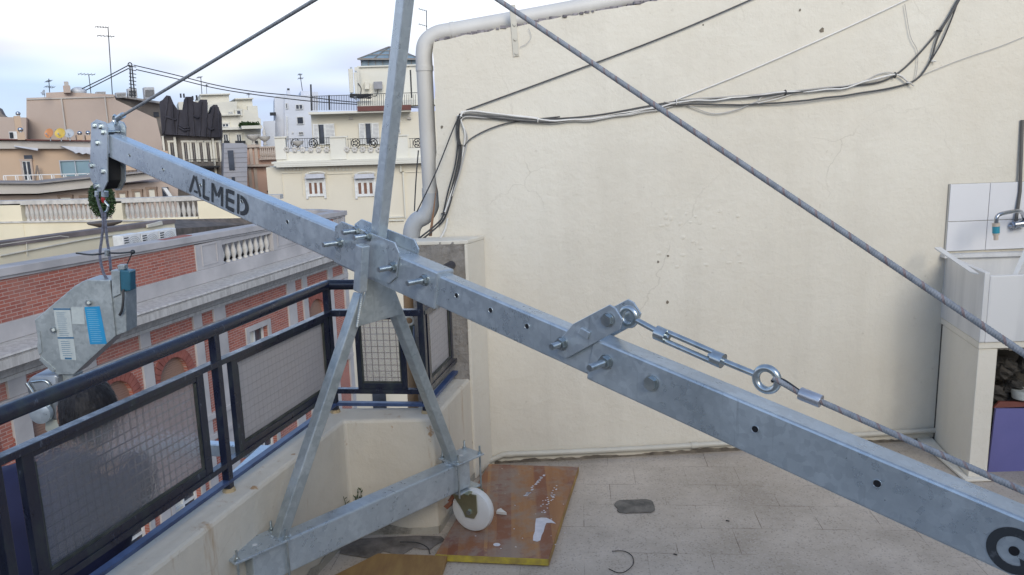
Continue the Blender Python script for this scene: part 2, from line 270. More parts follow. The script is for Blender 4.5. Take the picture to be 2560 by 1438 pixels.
# ---------------------------------------------------------------- mesh builder
class MB:
    def __init__(s): s.v=[]; s.f=[]; s.mi=[]; s.uv=None
    def add(s,vs,fs,mi=0):
        o=len(s.v); s.v+= [V(p) for p in vs]; s.f+=[[i+o for i in f] for f in fs]; s.mi+=[mi]*len(fs); return s
    def box(s,a,b,mi=0):
        x0,y0,z0=[min(a[i],b[i]) for i in range(3)]; x1,y1,z1=[max(a[i],b[i]) for i in range(3)]
        return s.add([(x0,y0,z0),(x1,y0,z0),(x1,y1,z0),(x0,y1,z0),(x0,y0,z1),(x1,y0,z1),(x1,y1,z1),(x0,y1,z1)],[(0,3,2,1),(4,5,6,7),(0,1,5,4),(1,2,6,5),(2,3,7,6),(3,0,4,7)],mi)
    def prism(s,pts,ex,mi=0):
        pts=[V(p) for p in pts]; ex=V(ex); n=len(pts)
        fs=[list(range(n)),list(range(2*n-1,n-1,-1))]+[[i,i+n,(i+1)%n+n,(i+1)%n] for i in range(n)]
        return s.add(pts+[p+ex for p in pts],fs,mi)
    def bar(s,p0,p1,w,h,side=None,mi=0):
        p0=V(p0);p1=V(p1);d=(p1-p0).normalized()
        if side is None: side=d.cross(V((0,0,1)))
        side=V(side); side=(side-d*side.dot(d)).normalized(); u=side.cross(d).normalized()
        c=[side*a*w/2+u*b*h/2 for a,b in((-1,-1),(1,-1),(1,1),(-1,1))]
        return s.prism([p0+k for k in c],p1-p0,mi)
    def cyl(s,p0,p1,r,r2=None,n=14,mi=0):
        p0=V(p0);p1=V(p1);d=(p1-p0).normalized(); r2=r if r2 is None else r2
        a=d.orthogonal().normalized();b=d.cross(a)
        vs=[p0+(a*math.cos(q)+b*math.sin(q))*r for q in [2*math.pi*i/n for i in range(n)]]+[p1+(a*math.cos(q)+b*math.sin(q))*r2 for q in [2*math.pi*i/n for i in range(n)]]
        return s.add(vs,[list(range(n))[::-1],list(range(n,2*n))]+[[i,(i+1)%n,(i+1)%n+n,i+n] for i in range(n)],mi)
    def tube(s,pts,r,n=8,lobes=0,twist=0,lobe_mi=None,mi=0):
        pts=[V(p) for p in pts]; t=(pts[1]-pts[0]).normalized(); a=t.orthogonal().normalized(); o=len(s.v); L_=0
        for i,p in enumerate(pts):
            tt=(pts[min(i+1,len(pts)-1)]-pts[max(i-1,0)]).normalized(); a=(a-tt*a.dot(tt)).normalized(); b=tt.cross(a)
            if i: L_+=(p-pts[i-1]).length
            for k in range(n):
                q=2*math.pi*k/n; rr=(r[i] if hasattr(r,'__len__') else r)*(1+(.035*math.cos(lobes*q) if lobes else 0)); q+=twist*L_
                s.v.append(p+(a*math.cos(q)+b*math.sin(q))*rr)
        for i in range(len(pts)-1):
            for k in range(n):
                s.f.append([o+i*n+k,o+i*n+(k+1)%n,o+(i+1)*n+(k+1)%n,o+(i+1)*n+k]); s.mi.append(lobe_mi if (lobe_mi and k<n//lobes) else mi)
        s.f.append([o+k for k in range(n)][::-1]); s.f.append([o+(len(pts)-1)*n+k for k in range(n)]); s.mi+=[mi,mi]
        return s
    def torus(s,c,ax,R,r,n=24,m=10,mi=0):
        c=V(c);ax=V(ax).normalized();a=ax.orthogonal().normalized();b=ax.cross(a);vs=[];fs=[]
        for i in range(n):
            q=2*math.pi*i/n; dd=a*math.cos(q)+b*math.sin(q)
            for j in range(m):
                p=2*math.pi*j/m; vs.append(c+dd*(R+r*math.cos(p))+ax*r*math.sin(p))
        for i in range(n):
            for j in range(m): fs.append([i*m+j,((i+1)%n)*m+j,((i+1)%n)*m+(j+1)%m,i*m+(j+1)%m])
        return s.add(vs,fs,mi)
    def lathe(s,c,prof,n=12,ax=(0,0,1),mi=0):
        c=V(c);ax=V(ax).normalized();a=ax.orthogonal().normalized();b=ax.cross(a);vs=[];fs=[]
        for r,z in prof:
            for i in range(n): q=2*math.pi*i/n; vs.append(c+ax*z+(a*math.cos(q)+b*math.sin(q))*max(r,1e-4))
        for j in range(len(prof)-1):
            for i in range(n): fs.append([j*n+i,j*n+(i+1)%n,(j+1)*n+(i+1)%n,(j+1)*n+i])
        fs+= [list(range(n))[::-1],[(len(prof)-1)*n+i for i in range(n)]]
        return s.add(vs,fs,mi)
    def ell(s,c,rx,ry,rz,n=16,m=10,mi=0,jit=0):
        c=V(c);vs=[];fs=[]
        for j in range(m+1):
            p=math.pi*j/m
            for i in range(n):
                q=2*math.pi*i/n; d=V((math.sin(p)*math.cos(q),math.sin(p)*math.sin(q),math.cos(p)))
                k=1+(jit*mnoise.noise(d*2.5+c) if jit else 0); vs.append(c+V((d.x*rx,d.y*ry,d.z*rz))*k)
        for j in range(m):
            for i in range(n): fs.append([j*n+i,(j+1)*n+i,(j+1)*n+(i+1)%n,j*n+(i+1)%n])
        return s.add(vs,fs,mi)
    def hexn(s,p,ax,r,h,mi=0): return s.cyl(p,V(p)+V(ax).normalized()*h,r,n=6,mi=mi)
    def build(s,name,mats,parent=None,smooth=False,bevel=0,label=None,cat=None,group=None,kind=None,org=None,uvf=None,plain=False):
        me=bpy.data.meshes.new(name)
        if parent is not None: o0=rootloc[parent.name]
        elif org is not None: o0=V(org)
        else:
            xs=[p.x for p in s.v];ys=[p.y for p in s.v];zs=[p.z for p in s.v]; o0=V(((min(xs)+max(xs))/2,(min(ys)+max(ys))/2,min(zs)))
        me.from_pydata([p-o0 for p in s.v],[],s.f)
        for m_ in (mats if isinstance(mats,(list,tuple)) else [mats]): me.materials.append(m_)
        me.polygons.foreach_set('material_index',s.mi)
        bm=bmesh.new(); bm.from_mesh(me); bmesh.ops.recalc_face_normals(bm,faces=bm.faces)
        if bevel: 
            es=[e for e in bm.edges if len(e.link_faces)==2 and e.calc_face_angle(0)>.5]
            try: bmesh.ops.bevel(bm,geom=es,offset=bevel,segments=2,affect='EDGES',profile=.5,clamp_overlap=True)
            except Exception: pass
        bm.to_mesh(me); bm.free()
        if uvf:
            ul=me.uv_layers.new(name='uv')
            for lp in me.loops: ul.data[lp.index].uv=uvf(me.vertices[lp.vertex_index].co+o0)
        if smooth:
            for p in me.polygons: p.use_smooth=True
            try: me.set_sharp_from_angle(angle=math.radians(40))
            except Exception: pass
        o=bpy.data.objects.new(name,me); S.collection.objects.link(o); rootloc[o.name]=o0
        if parent is not None:
            o.parent=parent
        else: o.location=o0
        if label: o['label']=label
        if cat: o['category']=cat
        if group: o['group']=group
        if kind: o['kind']=kind
        return o
rootloc={}
def thing(name,loc,label,cat,group=None):
    o=bpy.data.objects.new(name,None); S.collection.objects.link(o); o.location=V(loc); o.empty_display_size=.1
    o['label']=label; o['category']=cat
    if group: o['group']=group
    rootloc[o.name]=V(loc); return o
def kids(o): return [c for c in S.collection.objects if c.parent==o]
def dup(root,loc,label,scale=None,rz=None):
    r=root.copy(); S.collection.objects.link(r); r.location=V(loc); r['label']=label
    if scale: r.scale=(scale,)*3
    if rz is not None: r.rotation_euler.z=rz
    rootloc[r.name]=V(loc)
    for ch in kids(root):
        c=ch.copy(); S.collection.objects.link(c); c.parent=r; rootloc[c.name]=V(loc)
        for g in kids(ch): d=g.copy(); S.collection.objects.link(d); d.parent=c
    return r
def cr_spline(pts,k=8):
    P=[V(p) for p in pts]; P=[P[0]*2-P[1]]+P+[P[-1]*2-P[-2]]; o=[]
    for i in range(1,len(P)-2):
        for j in range(k):
            t=j/k; a,b,c,d=P[i-1],P[i],P[i+1],P[i+2]
            o.append(.5*((2*b)+(c-a)*t+(2*a-5*b+4*c-d)*t*t+(3*b-3*c+d-a)*t**3))
    o.append(P[-2]); return o
def holed(outer,holes,to3,reveal,mb_=None,mi=0):
    """flat wall in (s,z) with real openings; reveal = vector into the wall"""
    bm=bmesh.new(); 
    def loop(pp):
        vs=[bm.verts.new((p[0],p[1],0)) for p in pp]; return [bm.edges.new((vs[i],vs[(i+1)%len(vs)])) for i in range(len(vs))]
    es=loop(outer)
    for h in holes: es+=loop(h)
    bmesh.ops.triangle_fill(bm,use_beauty=True,edges=es)
    mb_=mb_ or MB(); bm.verts.index_update()
    mb_.add([to3(v.co.x,v.co.y) for v in bm.verts],[[v.index for v in f.verts] for f in bm.faces],mi); bm.free()
    for h in holes:
        n=len(h); a=[to3(*p) for p in h]; mb_.add(a+[p+reveal for p in a],[[i,(i+1)%n,(i+1)%n+n,i+n] for i in range(n)],mi)
    return mb_
# ================================================================ SETTING: ground, street
MB().box((-900,-700,-18.5),(900,1500,-18)).build('ground',ASPH,kind='structure')
dR=V((.25,.968,0)).normalized()      # direction of railing and parapet
nR=V((-dR.y,dR.x,0))                 # outward
# plan of the parapet (inner line)
A_=V((-.69,3.055,0)); B_=V((-.33,3.045,0)); C_=V((-.186,3.66,0)); A0=A_-dR*7
PH=.495; th=.14
fl=MB(); fl.prism([V((A0.x,A0.y,-.25)),V((4.2,A0.y,-.25)),V((4.2,4.0,-.25)),V((-.1,3.8,-.25)),V((C_.x,C_.y+.1,-.25)),V((B_.x,B_.y,-.25)),V((A_.x,A_.y,-.25))],(0,0,.25))
fl.build('floor',FLOOR,kind='structure')
# own building below the terrace
own=thing('apartment_building',(2,0,-18),'cream building whose roof terrace carries the hoist, seen below the parapet','building')
b_=MB(); b_.prism([V((p.x,p.y,-18)) for p in (A0+nR*.1,V((4.2,A0.y,0)),V((4.2,4.0,0)),V((-.3,3.75,0)),B_+V((-.1,.1,0)),A_+nR*.1)],(0,0,17.7)); b_.build('wall',PARA,own)
rm=thing('added_shade_room',(1.5,-3.5,0),'unseen cream stair room added behind the viewer to shade the lower party wall','building')  # added out of view, blocks light so the wall falls off downwards
MB().box((-1.4,-5.2,.002),(3.6,-2.6,3.0)).build('wall',PARA,rm)
MB().box((-1.5,-5.3,3.002),(3.7,-2.45,3.15)).build('roof',PARA,rm)
sw=thing('added_shade_wall',(4.1,.8,0),'unseen cream wall added right of the sink to dim the party wall','wall')  # unseen blocker, added to cut light on the right of the party wall
MB().box((4.0,-2.58,.002),(4.19,3.95,2.7)).build('wall',SINKP,sw)
# ================================================================ party wall
wd=V((.998,.062,0)).normalized(); wn_=V((wd.y,-wd.x,0)); WP=V((-.106,3.734,0))
def W(x,y,off=0): return PP(x,y,WP+wn_*off,wn_)
pw=thing('party_wall',(1.2,3.9,0),'tall cream plastered party wall with hairline cracks closing the terrace','wall')
top=[W(1083,104),W(1400,44),W(1640,2),W(2200,-96),W(2560,-160)]
bl=W(1098,600); edge=[W(1083,104),W(1086,200),W(1092,330),W(1090,420),W(1096,520),W(1098,600)]
pts=[V((4.2,WP.y+(4.2-WP.x)*wd.y/wd.x,-2)),V((4.2,WP.y+(4.2-WP.x)*wd.y/wd.x,top[-1].z+.4))]+top[::-1]+edge[1:]+[V((bl.x,bl.y,-2))]
# roughen the left and top arris
rp=[pts[0],pts[1]]
chain=pts[1:]
for i in range(len(chain)-1):
    a,b2=chain[i],chain[i+1]; n=max(1,int((b2-a).length/.035))
    for j in range(1,n+1):
        p=a.lerp(b2,j/n)
        if i>0: p=p+wd*random.uniform(-.004,.004)+V((0,0,random.uniform(-.004,.004)))
        rp.append(p)
MB().prism(rp,-wn_*.28).build('wall',WALL,pw)
# loose mortar and tile edge under the pipe
mb=MB()
for i in range(46):
    p=W(1090+i*14,100-i*2.56); p=p-wn_*random.uniform(.0,.06)
    s_=random.uniform(.003,.011); mb.box(p+V((-s_*1.6,-.01,-.004)),p+V((s_*1.6,.04,s_*.9)))
mb.build('coping',[simple('dark_tile_debris',(.34,.31,.32),(.10,.09,.10),30,.9)],pw)
# chips and blisters of plaster
mb=MB()
for x,y,r in ((2055,76,.012),(2000,26,.006),(1670,640,.006),(1645,655,.006),(1668,756,.008),(1105,318,.007),(1758,62,.004)):
    c0=W(x,y,.0015); mb.prism([c0+wd*r*math.cos(q)*random.uniform(.6,1.2)+V((0,0,r*1.1*math.sin(q)*random.uniform(.6,1.2))) for q in [k*math.pi/4 for k in range(8)]],wn_*.001)
mb.build('chip',simple('bare_mortar',(.22,.18,.13),(.15,.13,.1),60,.95),pw)
mb=MB()
for k in range(26):
    c0=W(random.uniform(1640,1860),random.uniform(520,680),.0); mb.ell(c0,random.uniform(.008,.018),.0015,random.uniform(.006,.014),8,5)
mb.build('blister',WALL,pw,smooth=True)
# pier
pr=thing('concrete_pier',(-.15,3.65,0),'short pier of rough concrete with white plastered side at the parapet end','pillar')
PYf=3.568
pa=PY(1030,700,PYf); pb=PY(1166,700,PYf); ztop=PY(1100,606,PYf).z
yb=lambda x: WP.y+(x-WP.x)*wd.y/wd.x
pbk=W(1221,900,.003)
gx,gz=18,40
vs=[];fs=[]
for j in range(gz+1):
    for i in range(gx+1):
        x=pa.x+(pb.x-pa.x)*i/gx; z=-.6+(ztop+.6)*j/gz
        vs.append(V((x,PYf-.012*mnoise.noise(V((x*14,z*14,0)))-.004*mnoise.noise(V((x*60,z*60,3))),z)))
for j in range(gz):
    for i in range(gx): fs.append([j*(gx+1)+i,j*(gx+1)+i+1,(j+1)*(gx+1)+i+1,(j+1)*(gx+1)+i])
mb=MB(); mb.add(vs,fs); mb.prism([V((pa.x+.002,PYf+.014,-.6)),V((pb.x-.004,PYf+.014,-.6)),V((pbk.x-.012,yb(pbk.x)-.004,-.6)),V((pa.x+.002,yb(pa.x)-.004,-.6))],(0,0,ztop+.59)); mb.build('core',CONC,pr)
MB().prism([V((pb.x-.004,PYf-.003,.003)),V((pb.x+.010,PYf-.003,.003)),V((pbk.x,yb(pbk.x)-.003,.003)),V((pbk.x-.011,yb(pbk.x)-.003,.003))],(0,0,ztop-.015)).build('plaster_coat',WALL,pr,bevel=.003)
MB().prism([V((pa.x-.005,PYf-.002,ztop-.0118)),V((pb.x+.012,PYf-.005,ztop-.0118)),V((pbk.x+.003,yb(pbk.x)-.004,ztop-.0118)),V((pa.x-.005,yb(pa.x)-.004,ztop-.0118))],(0,0,.018)).build('plaster_cap',WALL,pr,bevel=.004)
# ---------------------------------------------------------------- parapet
pp=thing('parapet_wall',(-.8,2.4,0),'low white plastered parapet with rust stains around the terrace edge','wall')
def off(p,d): return V((p.x,p.y,p.z))+d
Ao=A_+nR*th+dR*.13; Bo=B_+V((-.08,.15,0)); nC=V((-(C_-B_).y,(C_-B_).x,0)).normalized(); Co=C_+nC*.13
mb=MB()
plan=[A0,A_,B_,C_,Co,Bo,Ao,A0+nR*th]
mb.prism([V((p.x,p.y,-.25)) for p in plan],(0,0,.25+PH))
mb.build('wall',PARA,pp,bevel=.012)
mb=MB()
for a,b2,nn in ((A_-dR*1.4,A_,nR),(A_,B_,V((0,1,0))),(B_,C_,nC)):
    n=24; top_=[]; 
    for i in range(n+1):
        p=a.lerp(b2,i/n)-nn*.004; h=.028+.03*abs(mnoise.noise(p*9)); top_.append(V((p.x,p.y,h)))
    mb.prism([V((a.x,a.y,0))-nn*.004,V((b2.x,b2.y,0))-nn*.004]+top_[::-1],-nn*.002)
mb.build('grime_band',PARAD,pp)
# ---------------------------------------------------------------- railing
RP=V((-.745,3.165,0)); nRt=V((-dR.y,dR.x,0))
def RR(x,y): return PP(x,y,RP,nRt)
rl=thing('balcony_railing',(-.9,2.4,PH),'dark navy steel railing with patterned glass panels along the parapet','railing')
zt=1.03; zm=.914; zb=.592; zf=.53
c1=V((RP.x,RP.y,0)); c2=V((-.365,3.12,0)); c3=V((-.275,3.572,0)); c0=c1-dR*4.5
def at(p,z): return V((p.x,p.y,z))
def zq(p): return .914+.013*max(0,-(V((p.x,p.y,0))-c1).dot(dR)) if p.x<c1.x+.001 else .914
mb=MB(); mb.tube([at(c0,zt),at(c1-dR*.012,zt),at(c1+V((.012,0,0)),zt),at(c2,zt),at(c3+V((.004,-.004,0)),zt)],.0205,16); mb.build('top_rail',NAVY,rl,smooth=True)
mb=MB(); mb.bar(at(c0,zq(c0)),at(c1,zq(c1)),.032,.018); mb.bar(at(c1,zm+.001),at(c2,zm+.001),.032,.026); mb.bar(at(c2,zm-.001),at(c3,zm-.001),.032,.018); mb.build('middle_rail',NAVY,rl,bevel=.002)
zbr=RR(640,1190).z
print('bottom strip z',zbr, 'frame bottoms',RR(500,1185),RR(610,1130),RR(805,1025),RR(140,1438),'tops',RR(500,960),RR(110,1150))
mb=MB(); mb.bar(at(c0,zf),at(c1,zf),.028,.012); mb.bar(at(c1,zf+.001),at(c2,zf+.001),.028,.014); mb.bar(at(c2,zf-.001),at(c3,zf-.001),.028,.014); mb.build('bottom_rail',simple('blue_grey_paint',(.06,.10,.21),(.03,.05,.12),14,.35,detail=8),rl,bevel=.002)
def post(p,z0=PH-.02,z1=zt-.01,s=.025):
    mb=MB(); a=at(p,0); mb.bar(at(p,z0),at(p,z1),s,s,side=nR); o=mb.build('post',NAVY,rl,bevel=.002)
    m2=MB(); m2.cyl(at(p,PH-.01),at(p,PH+.012),.024,.019,n=10); m2.build('mortar_collar',simple('cream_mortar',(.5,.38,.22),None,30,.9),rl); return o
px_=RR(560,1100); tpost=(px_-c1).dot(dR)
post(c1+dR*tpost); post(c1-dR*.005); post(c2); post(c1+dR*((RR(2,1300)-c1).dot(dR))); 
# glass panels : stiles, glass
def panel(a,b2,z0,z1,gm,fw_=.034,td=.018):
    d=(b2-a).normalized(); nn=V((-d.y,d.x,0))
    mb=MB()
    mb.bar(at(a,z0),at(a,zq(a)-.009),td,fw_,side=nn); mb.bar(at(b2,z0),at(b2,zq(b2)-.009),td,fw_,side=nn)
    mb.bar(at(a+d*fw_/2,z0+.014),at(b2-d*fw_/2,z0+.014),td-.002,.028,side=nn); mb.bar(at(a+d*fw_/2,zq(a)-.018),at(b2-d*fw_/2,zq(b2)-.018),td-.002,.016,side=nn)
    fr=mb.build('panel_frame',NAVY,rl,bevel=.0015)
    p0=at(a+d*fw_*.4,0)+nn*.004; p1=at(b2-d*fw_*.4,0)+nn*.004
    mb=MB(); mb.prism([at(p0,z0+.02),at(p1,z0+.02),at(p1,zq(b2)-.02),at(p0,zq(a)-.02)],nn*.005)
    mb.build('glass_pane',gm,rl,uvf=lambda p:((p-p0).dot(d)+5,p.z+5))
    mb=MB()
    mb.bar(at(a+d*fw_*.55,z0+.03)-nn*.003,at(b2-d*fw_*.55,z0+.03)-nn*.003,.006,.012,side=nn); mb.bar(at(a+d*fw_*.55,z0+.03)-nn*.003,at(a+d*fw_*.55,z1-.01)-nn*.003,.006,.010,side=nn); mb.bar(at(b2-d*fw_*.55,z0+.03)-nn*.003,at(b2-d*fw_*.55,z1-.01)-nn*.003,.006,.010,side=nn)
    mb.build('putty_bead',simple('old_putty',(.075,.08,.07),(.03,.035,.03),18,.8),rl)
def tR(x,y): return (RR(x,y)-c1).dot(dR)
tA0=tR(85,1300); tA1=tR(505,1050); tB0=tR(590,1010); tB1=tR(818,900)
print('panels',tA0,tA1,tB0,tB1,'post',tpost)
panel(c1+dR*tA0,c1+dR*tA1,zb,zm-.010,PG1); panel(c1+dR*tB0,c1+dR*tB1,zb,zm-.015,PG2); panel(c1+dR*(tA0-.75),c1+dR*(tA0-.13),zb,zm-.015,PG1)
e2_=(c2-c1).normalized(); panel(c1+e2_*.115,c1+e2_*.30,zb,zm-.016,PG1,.02); e3_=(c3-c2).normalized(); panel(c2+e3_*.06,c2+e3_*.40,zb,zm-.015,PG2,.03)
mb=MB(); mb.bar(at(c0,zb-.004),at(c1,zb-.004),.024,.018); mb.bar(at(c1,zb-.005),at(c2,zb-.005),.024,.02); mb.bar(at(c2,zb-.006),at(c3,zb-.006),.024,.018); mb.build('lower_rail',NAVY,rl)
# brackets of panels
for tt in (tA1+.02,tB0-.02):
    pass
# ================================================================ drainpipe and its bracket
dp=thing('drainpipe',W(1062,600,-.08),'thick cream painted drainpipe running along the wall top and turning down its edge','pipe')
o_=-.10
def Wp(x,y): return W(x,y,o_)
path=[Wp(2560,-185),Wp(2100,-100),Wp(1640,-16),Wp(1290,49),Wp(1130,78)]+cr_spline([Wp(1130,78),Wp(1092,86),Wp(1066,106),Wp(1060,135),Wp(1061,170)],6)[1:]
MB().tube(path,.0385,20).build('pipe',PIPEP,dp,smooth=True)
lo=[Wp(1061,170),Wp(1068,320),Wp(1077,482)]
MB().tube(lo,.0375,20).build('pipe',PIPEP,dp,smooth=True)
for a_,c_ in (((1061.0,165),(1061.6,178)),((1137,76.6),(1127,78.7)),((1076,470),(1077,486))): MB().tube([Wp(*a_),Wp(*c_)],.0408,20).build('coupling',PIPEP,dp,smooth=True)
el=cr_spline([Wp(1077,482),Wp(1076,515),Wp(1062,540),Wp(1042,552),Wp(1030,575),Wp(1028,615)],6)
MB().tube(el,.041,20).build('elbow',simple('grey_pvc',(.50,.51,.51),(.44,.45,.45),6,.5),dp,smooth=True)
bk_=thing('strap_bracket',W(1290,140,.01),'painted flat steel strap bolted to the wall top, holding the drainpipe','bracket')
mb=MB(); mb.prism([W(1273,14,.0),W(1288,12,.0),W(1298,140,.0),W(1283,143,.0)],wn_*.006); mb.build('strap',PIPEC,bk_,bevel=.001)
for x,y in ((1286,61),(1288,98),(1291,133)):
    mb=MB(); mb.hexn(W(x,y,.006),wn_,.008,.006); mb.build('bolt',PIPEC,bk_)
# timber lath between pipe and wall
lt=MB(); lt.prism([W(1086,500,-.03),W(1093,455,-.03),W(1080,590,-.03),W(1072,590,-.03)],wn_*.01); lt.build('wooden_lath',simple('old_timber',(.30,.17,.10),None,12,.8,stretch=(1,1,.1)),label='old brown timber lath wedged between the drainpipe elbow and the wall end',cat='lath')
# ================================================================ cables on the wall
cb=thing('cable_bundle',W(1300,300,.02),'sagging bundle of black, grey and white cables tied along the cream wall','cables')
def cab(pts,r,mat,o=.012,k=8,wob=.0,parent=cb,name='cable'):
    P=cr_spline([W(x,y,o+random.uniform(0,.01)) for x,y in pts],k)
    if wob: P=[p+V((0,0,wob*mnoise.noise(p*9))) for p in P]
    return MB().tube(P,r,7).build(name,mat,parent,smooth=True)
base=[(1040,602),(1090,562),(1110,535),(1130,470),(1148,385),(1142,335),(1147,292),(1180,288),(1330,298),(1480,290),(1640,262),(1700,254),(1850,244),(1960,234),(2120,216),(2235,190)]
cab(base+[(2345,80),(2398,-5)],.0042,CABK)
cab([(x+5,y+3) for x,y in base[:8]]+[(1330,304),(1480,296),(1640,268),(1700,262),(1850,263),(2000,252),(2160,232),(2272,208),(2322,160),(2346,90),(2402,-6)],.0042,CABK,wob=.006)
cab([(1112,530),(1138,455),(1158,375),(1162,330),(1152,290),(1185,281),(1300,292),(1440,298),(1600,275),(1700,256),(1790,252),(1960,230),(2100,222),(2235,188),(2272,206)],.0035,CABW,wob=.01)
cab([(1108,545),(1135,480),(1160,390),(1168,340),(1155,296),(1220,296),(1400,304),(1560,290),(1700,262),(1830,248),(1965,234)],.0035,CABG,wob=.012)
cab([(1700,250),(1850,240),(1990,226),(2140,210),(2200,184),(2240,186),(2285,215)],.0028,CABG,wob=.004)
cab([(1660,255),(1715,262),(1780,284),(1840,275),(1890,255),(1960,236)],.0025,CABG)
cab([(1890,262),(1905,242),(1940,232),(1985,231),(1950,245),(1895,258)],.0022,CABW)
cab([(1160,366),(1180,345),(1230,320),(1290,304),(1400,292)],.003,CABK)
cab([(1150,284),(1130,330),(1090,430),(1042,530)],.003,CABK,.04)
cab([(1148,300),(1140,400),(1120,480),(1108,535)],.0035,CABK)
cab([(2325,155),(2352,110),(2378,50),(2398,-5)],.0035,CABK)
cab([(1152,282),(1190,279),(1300,293),(1420,300),(1560,286),(1640,266)],.004,CABW,wob=.008)
cab([(1120,545),(1110,575),(1085,605),(1050,615)],.004,CABW,wob=.02)
for x,y,m_ in ((1150,290,CABW),(1344,300,CABW),(1690,256,CABW),(1963,232,CABK),(2272,208,CABW),(2237,188,CABK),(2333,153,CABW),(2348,77,CABK),(1110,535,CABK),(1150,362,CABK)):
    mb=MB(); mb.torus(W(x,y,.016),wd if x>1155 and x<2250 else V((.2,0,1)),.012,.0025,14,6); mb.build('cable_tie',m_,cb,smooth=True)
def lone(pts,r,mat,label,o=.012,k=6):
    P=cr_spline([W(x,y,o) for x,y in pts],k); return MB().tube(P,r,7).build('wall_cable',mat,smooth=True,label=label,cat='cable')
lone([(1165,276),(1400,190),(1650,96),(1880,-2),(2000,-60)],.0033,CABK,'single black cable rising straight across the wall to its top edge')
lone([(1685,252),(1860,182),(2070,90),(2260,2),(2330,-35)],.0028,CABW,'thin white cable running diagonally up the wall right of the black one')
lone([(2300,190),(2400,150),(2500,116),(2570,88)],.0016,CABG,'hair-thin grey wire trailing to the right above the sink')
lone([(2262,10),(2276,90),(2294,130),(2290,190),(2280,205)],.0016,CABG,'hair-thin wire dropping to the knot in the cable bundle')
lone([(1046,376),(1040,450),(1036,528)],.003,CABK,'short black cable hanging beside the vertical drainpipe',.03)
lone([(1322,70),(1328,92),(1318,108),(1300,118)],.0012,CABG,'loose end of wire curling beside the strap bracket')
cd_=MB(); cd_.tube([W(2556,300,.01),W(2550,480,.02),W(2538,566,.03)],.0075,10); cd_.build('conduit',simple('grey_brown_pipe',(.13,.12,.11),None,8,.5),smooth=True,label='dark steel water pipe coming down the wall to the tap',cat='pipe')
# skirting pipe
sp_=thing('skirting_pipe',W(1700,1120,.02),'thin cream pipe running along the foot of the wall above the floor','pipe')
P=cr_spline([W(1222,1153,.02),W(1248,1142,.02),W(1272,1136,.02),W(1400,1131,.02),W(1620,1120,.02),W(1850,1106,.02),W(2100,1090,.02),W(2338,1076,.02)],8)
MB().tube(P,.0135,12).build('pipe',PIPEC,sp_,smooth=True)
for x,y in ((1275,1136),(1735,1113),):
    mb=MB(); mb.cyl(W(x-8,y+.5,.02),W(x+10,y-.6,.02),.0165); mb.build('clip',PIPEC,sp_,smooth=True)
mb=MB(); lo_=[];hi_=[]
for k in range(121):
    x=1236+k*9.2; p=W(x,1146-(x-1250)*.063,.0035); p.z=.002; lo_.append(p); n_=.5+.5*mnoise.noise(p*7)+.35*mnoise.noise(p*31); hi_.append(p+V((0,0,.003+.022*max(0,n_))))
for k in range(120): mb.add([lo_[k],lo_[k+1],hi_[k+1],hi_[k]],[(0,1,2,3)])
mb.build('damp_stain',simple('black_mould',(.22,.19,.15),(.10,.085,.07),20,.95),pw)
# ================================================================ laundry sink
sk=thing('laundry_sink',(2.3,3.6,0),'old white marble laundry sink on cream masonry legs under wall tiles','sink')
XL=2.045; YF=3.40
def yw(x): return yb(x)-.003
zb0=PY(2443,872,YF).z; zb1=PY(2445,692,YF-.02).z
def xl(y): return 2.047+(y-3.40)*.185
YB_=yw(2.13)+.012
def obl(mb,y0,y1,d0,d1,z0,z1):
    mb.prism([V((xl(y0)+d0,y0,z0)),V((xl(y0)+d1,y0,z0)),V((xl(y1)+d1,y1,z0)),V((xl(y1)+d0,y1,z0))],(0,0,z1-z0))
mb=MB(); obl(mb,YF,YB_,0,.085,.003,zb0-.002); mb.build('masonry_leg',SINKP,sk,bevel=.004)
mb=MB(); mb.prism([V((XL-.03,3.365,.003)),V((XL+.1,3.365,.003)),V((XL+.085,YF,.003)),V((XL,YF,.003)),V((2.13,YB_,.003)),V((2.05,YB_,.003))],(0,0,.012)); mb.build('plinth',SINKP,sk,bevel=.003)
mb=MB(); mb.box((XL+.65,YF,.003),(XL+.75,yw(XL+.7),zb0-.002)); mb.build('masonry_leg',SINKP,sk,bevel=.004)
mb=MB(); obl(mb,YF-.006,YB_,-.004,.70,zb0,zb0+.03); mb.build('slab',SINKP,sk,bevel=.003)
mb=MB()
for k in range(26): p=V((XL+.1+k*.02,3.425,zb0-.004)); mb.ell(p,.014,.01,random.uniform(.006,.016),7,5,jit=.5)
mb.build('crumbling_edge',simple('crumbling_mortar',(.40,.36,.31),(.2,.17,.14),40,.95),sk)
tl0=W(2373,462); tz=[W(2400,460).z,W(2400,553).z,W(2400,626).z]
mb=MB(); z0=zb0+.031
obl(mb,YF-.015,YB_,-.006,.018,z0,zb1+.015); obl(mb,YF-.015,YF+.008,.0185,.74,z0,zb1); obl(mb,YF+.0085,YB_,.0185,.74,z0,z0+.03); mb.build('basin',MARB,sk,bevel=.003)
mb=MB(); q=W(2345,627,.0); mb.box((XL+.06,YB_-.05,tz[2]-.03),(XL+.78,YB_,tz[2]-.012)); mb.build('ledge',MARB,sk); mb=MB(); mb.box((XL+.12,YB_-.03,z0+.031),(XL+.78,YB_-.002,tz[2]-.032)); mb.build('back_slab',MARB,sk)
mb=MB(); cx=tl0.x
mb.prism([V((cx-.004,yw(cx)+.002,tz[2]-.002)),V((cx+.85,yw(cx+.85)+.002,tz[2]-.002)),V((cx+.85,yw(cx+.85)+.002,tz[0]+.002)),V((cx-.004,yw(cx)+.002,tz[0]+.002))],(0,-.007,0)); mb.build('grout_bed',GROUT,sk)
mb=MB()
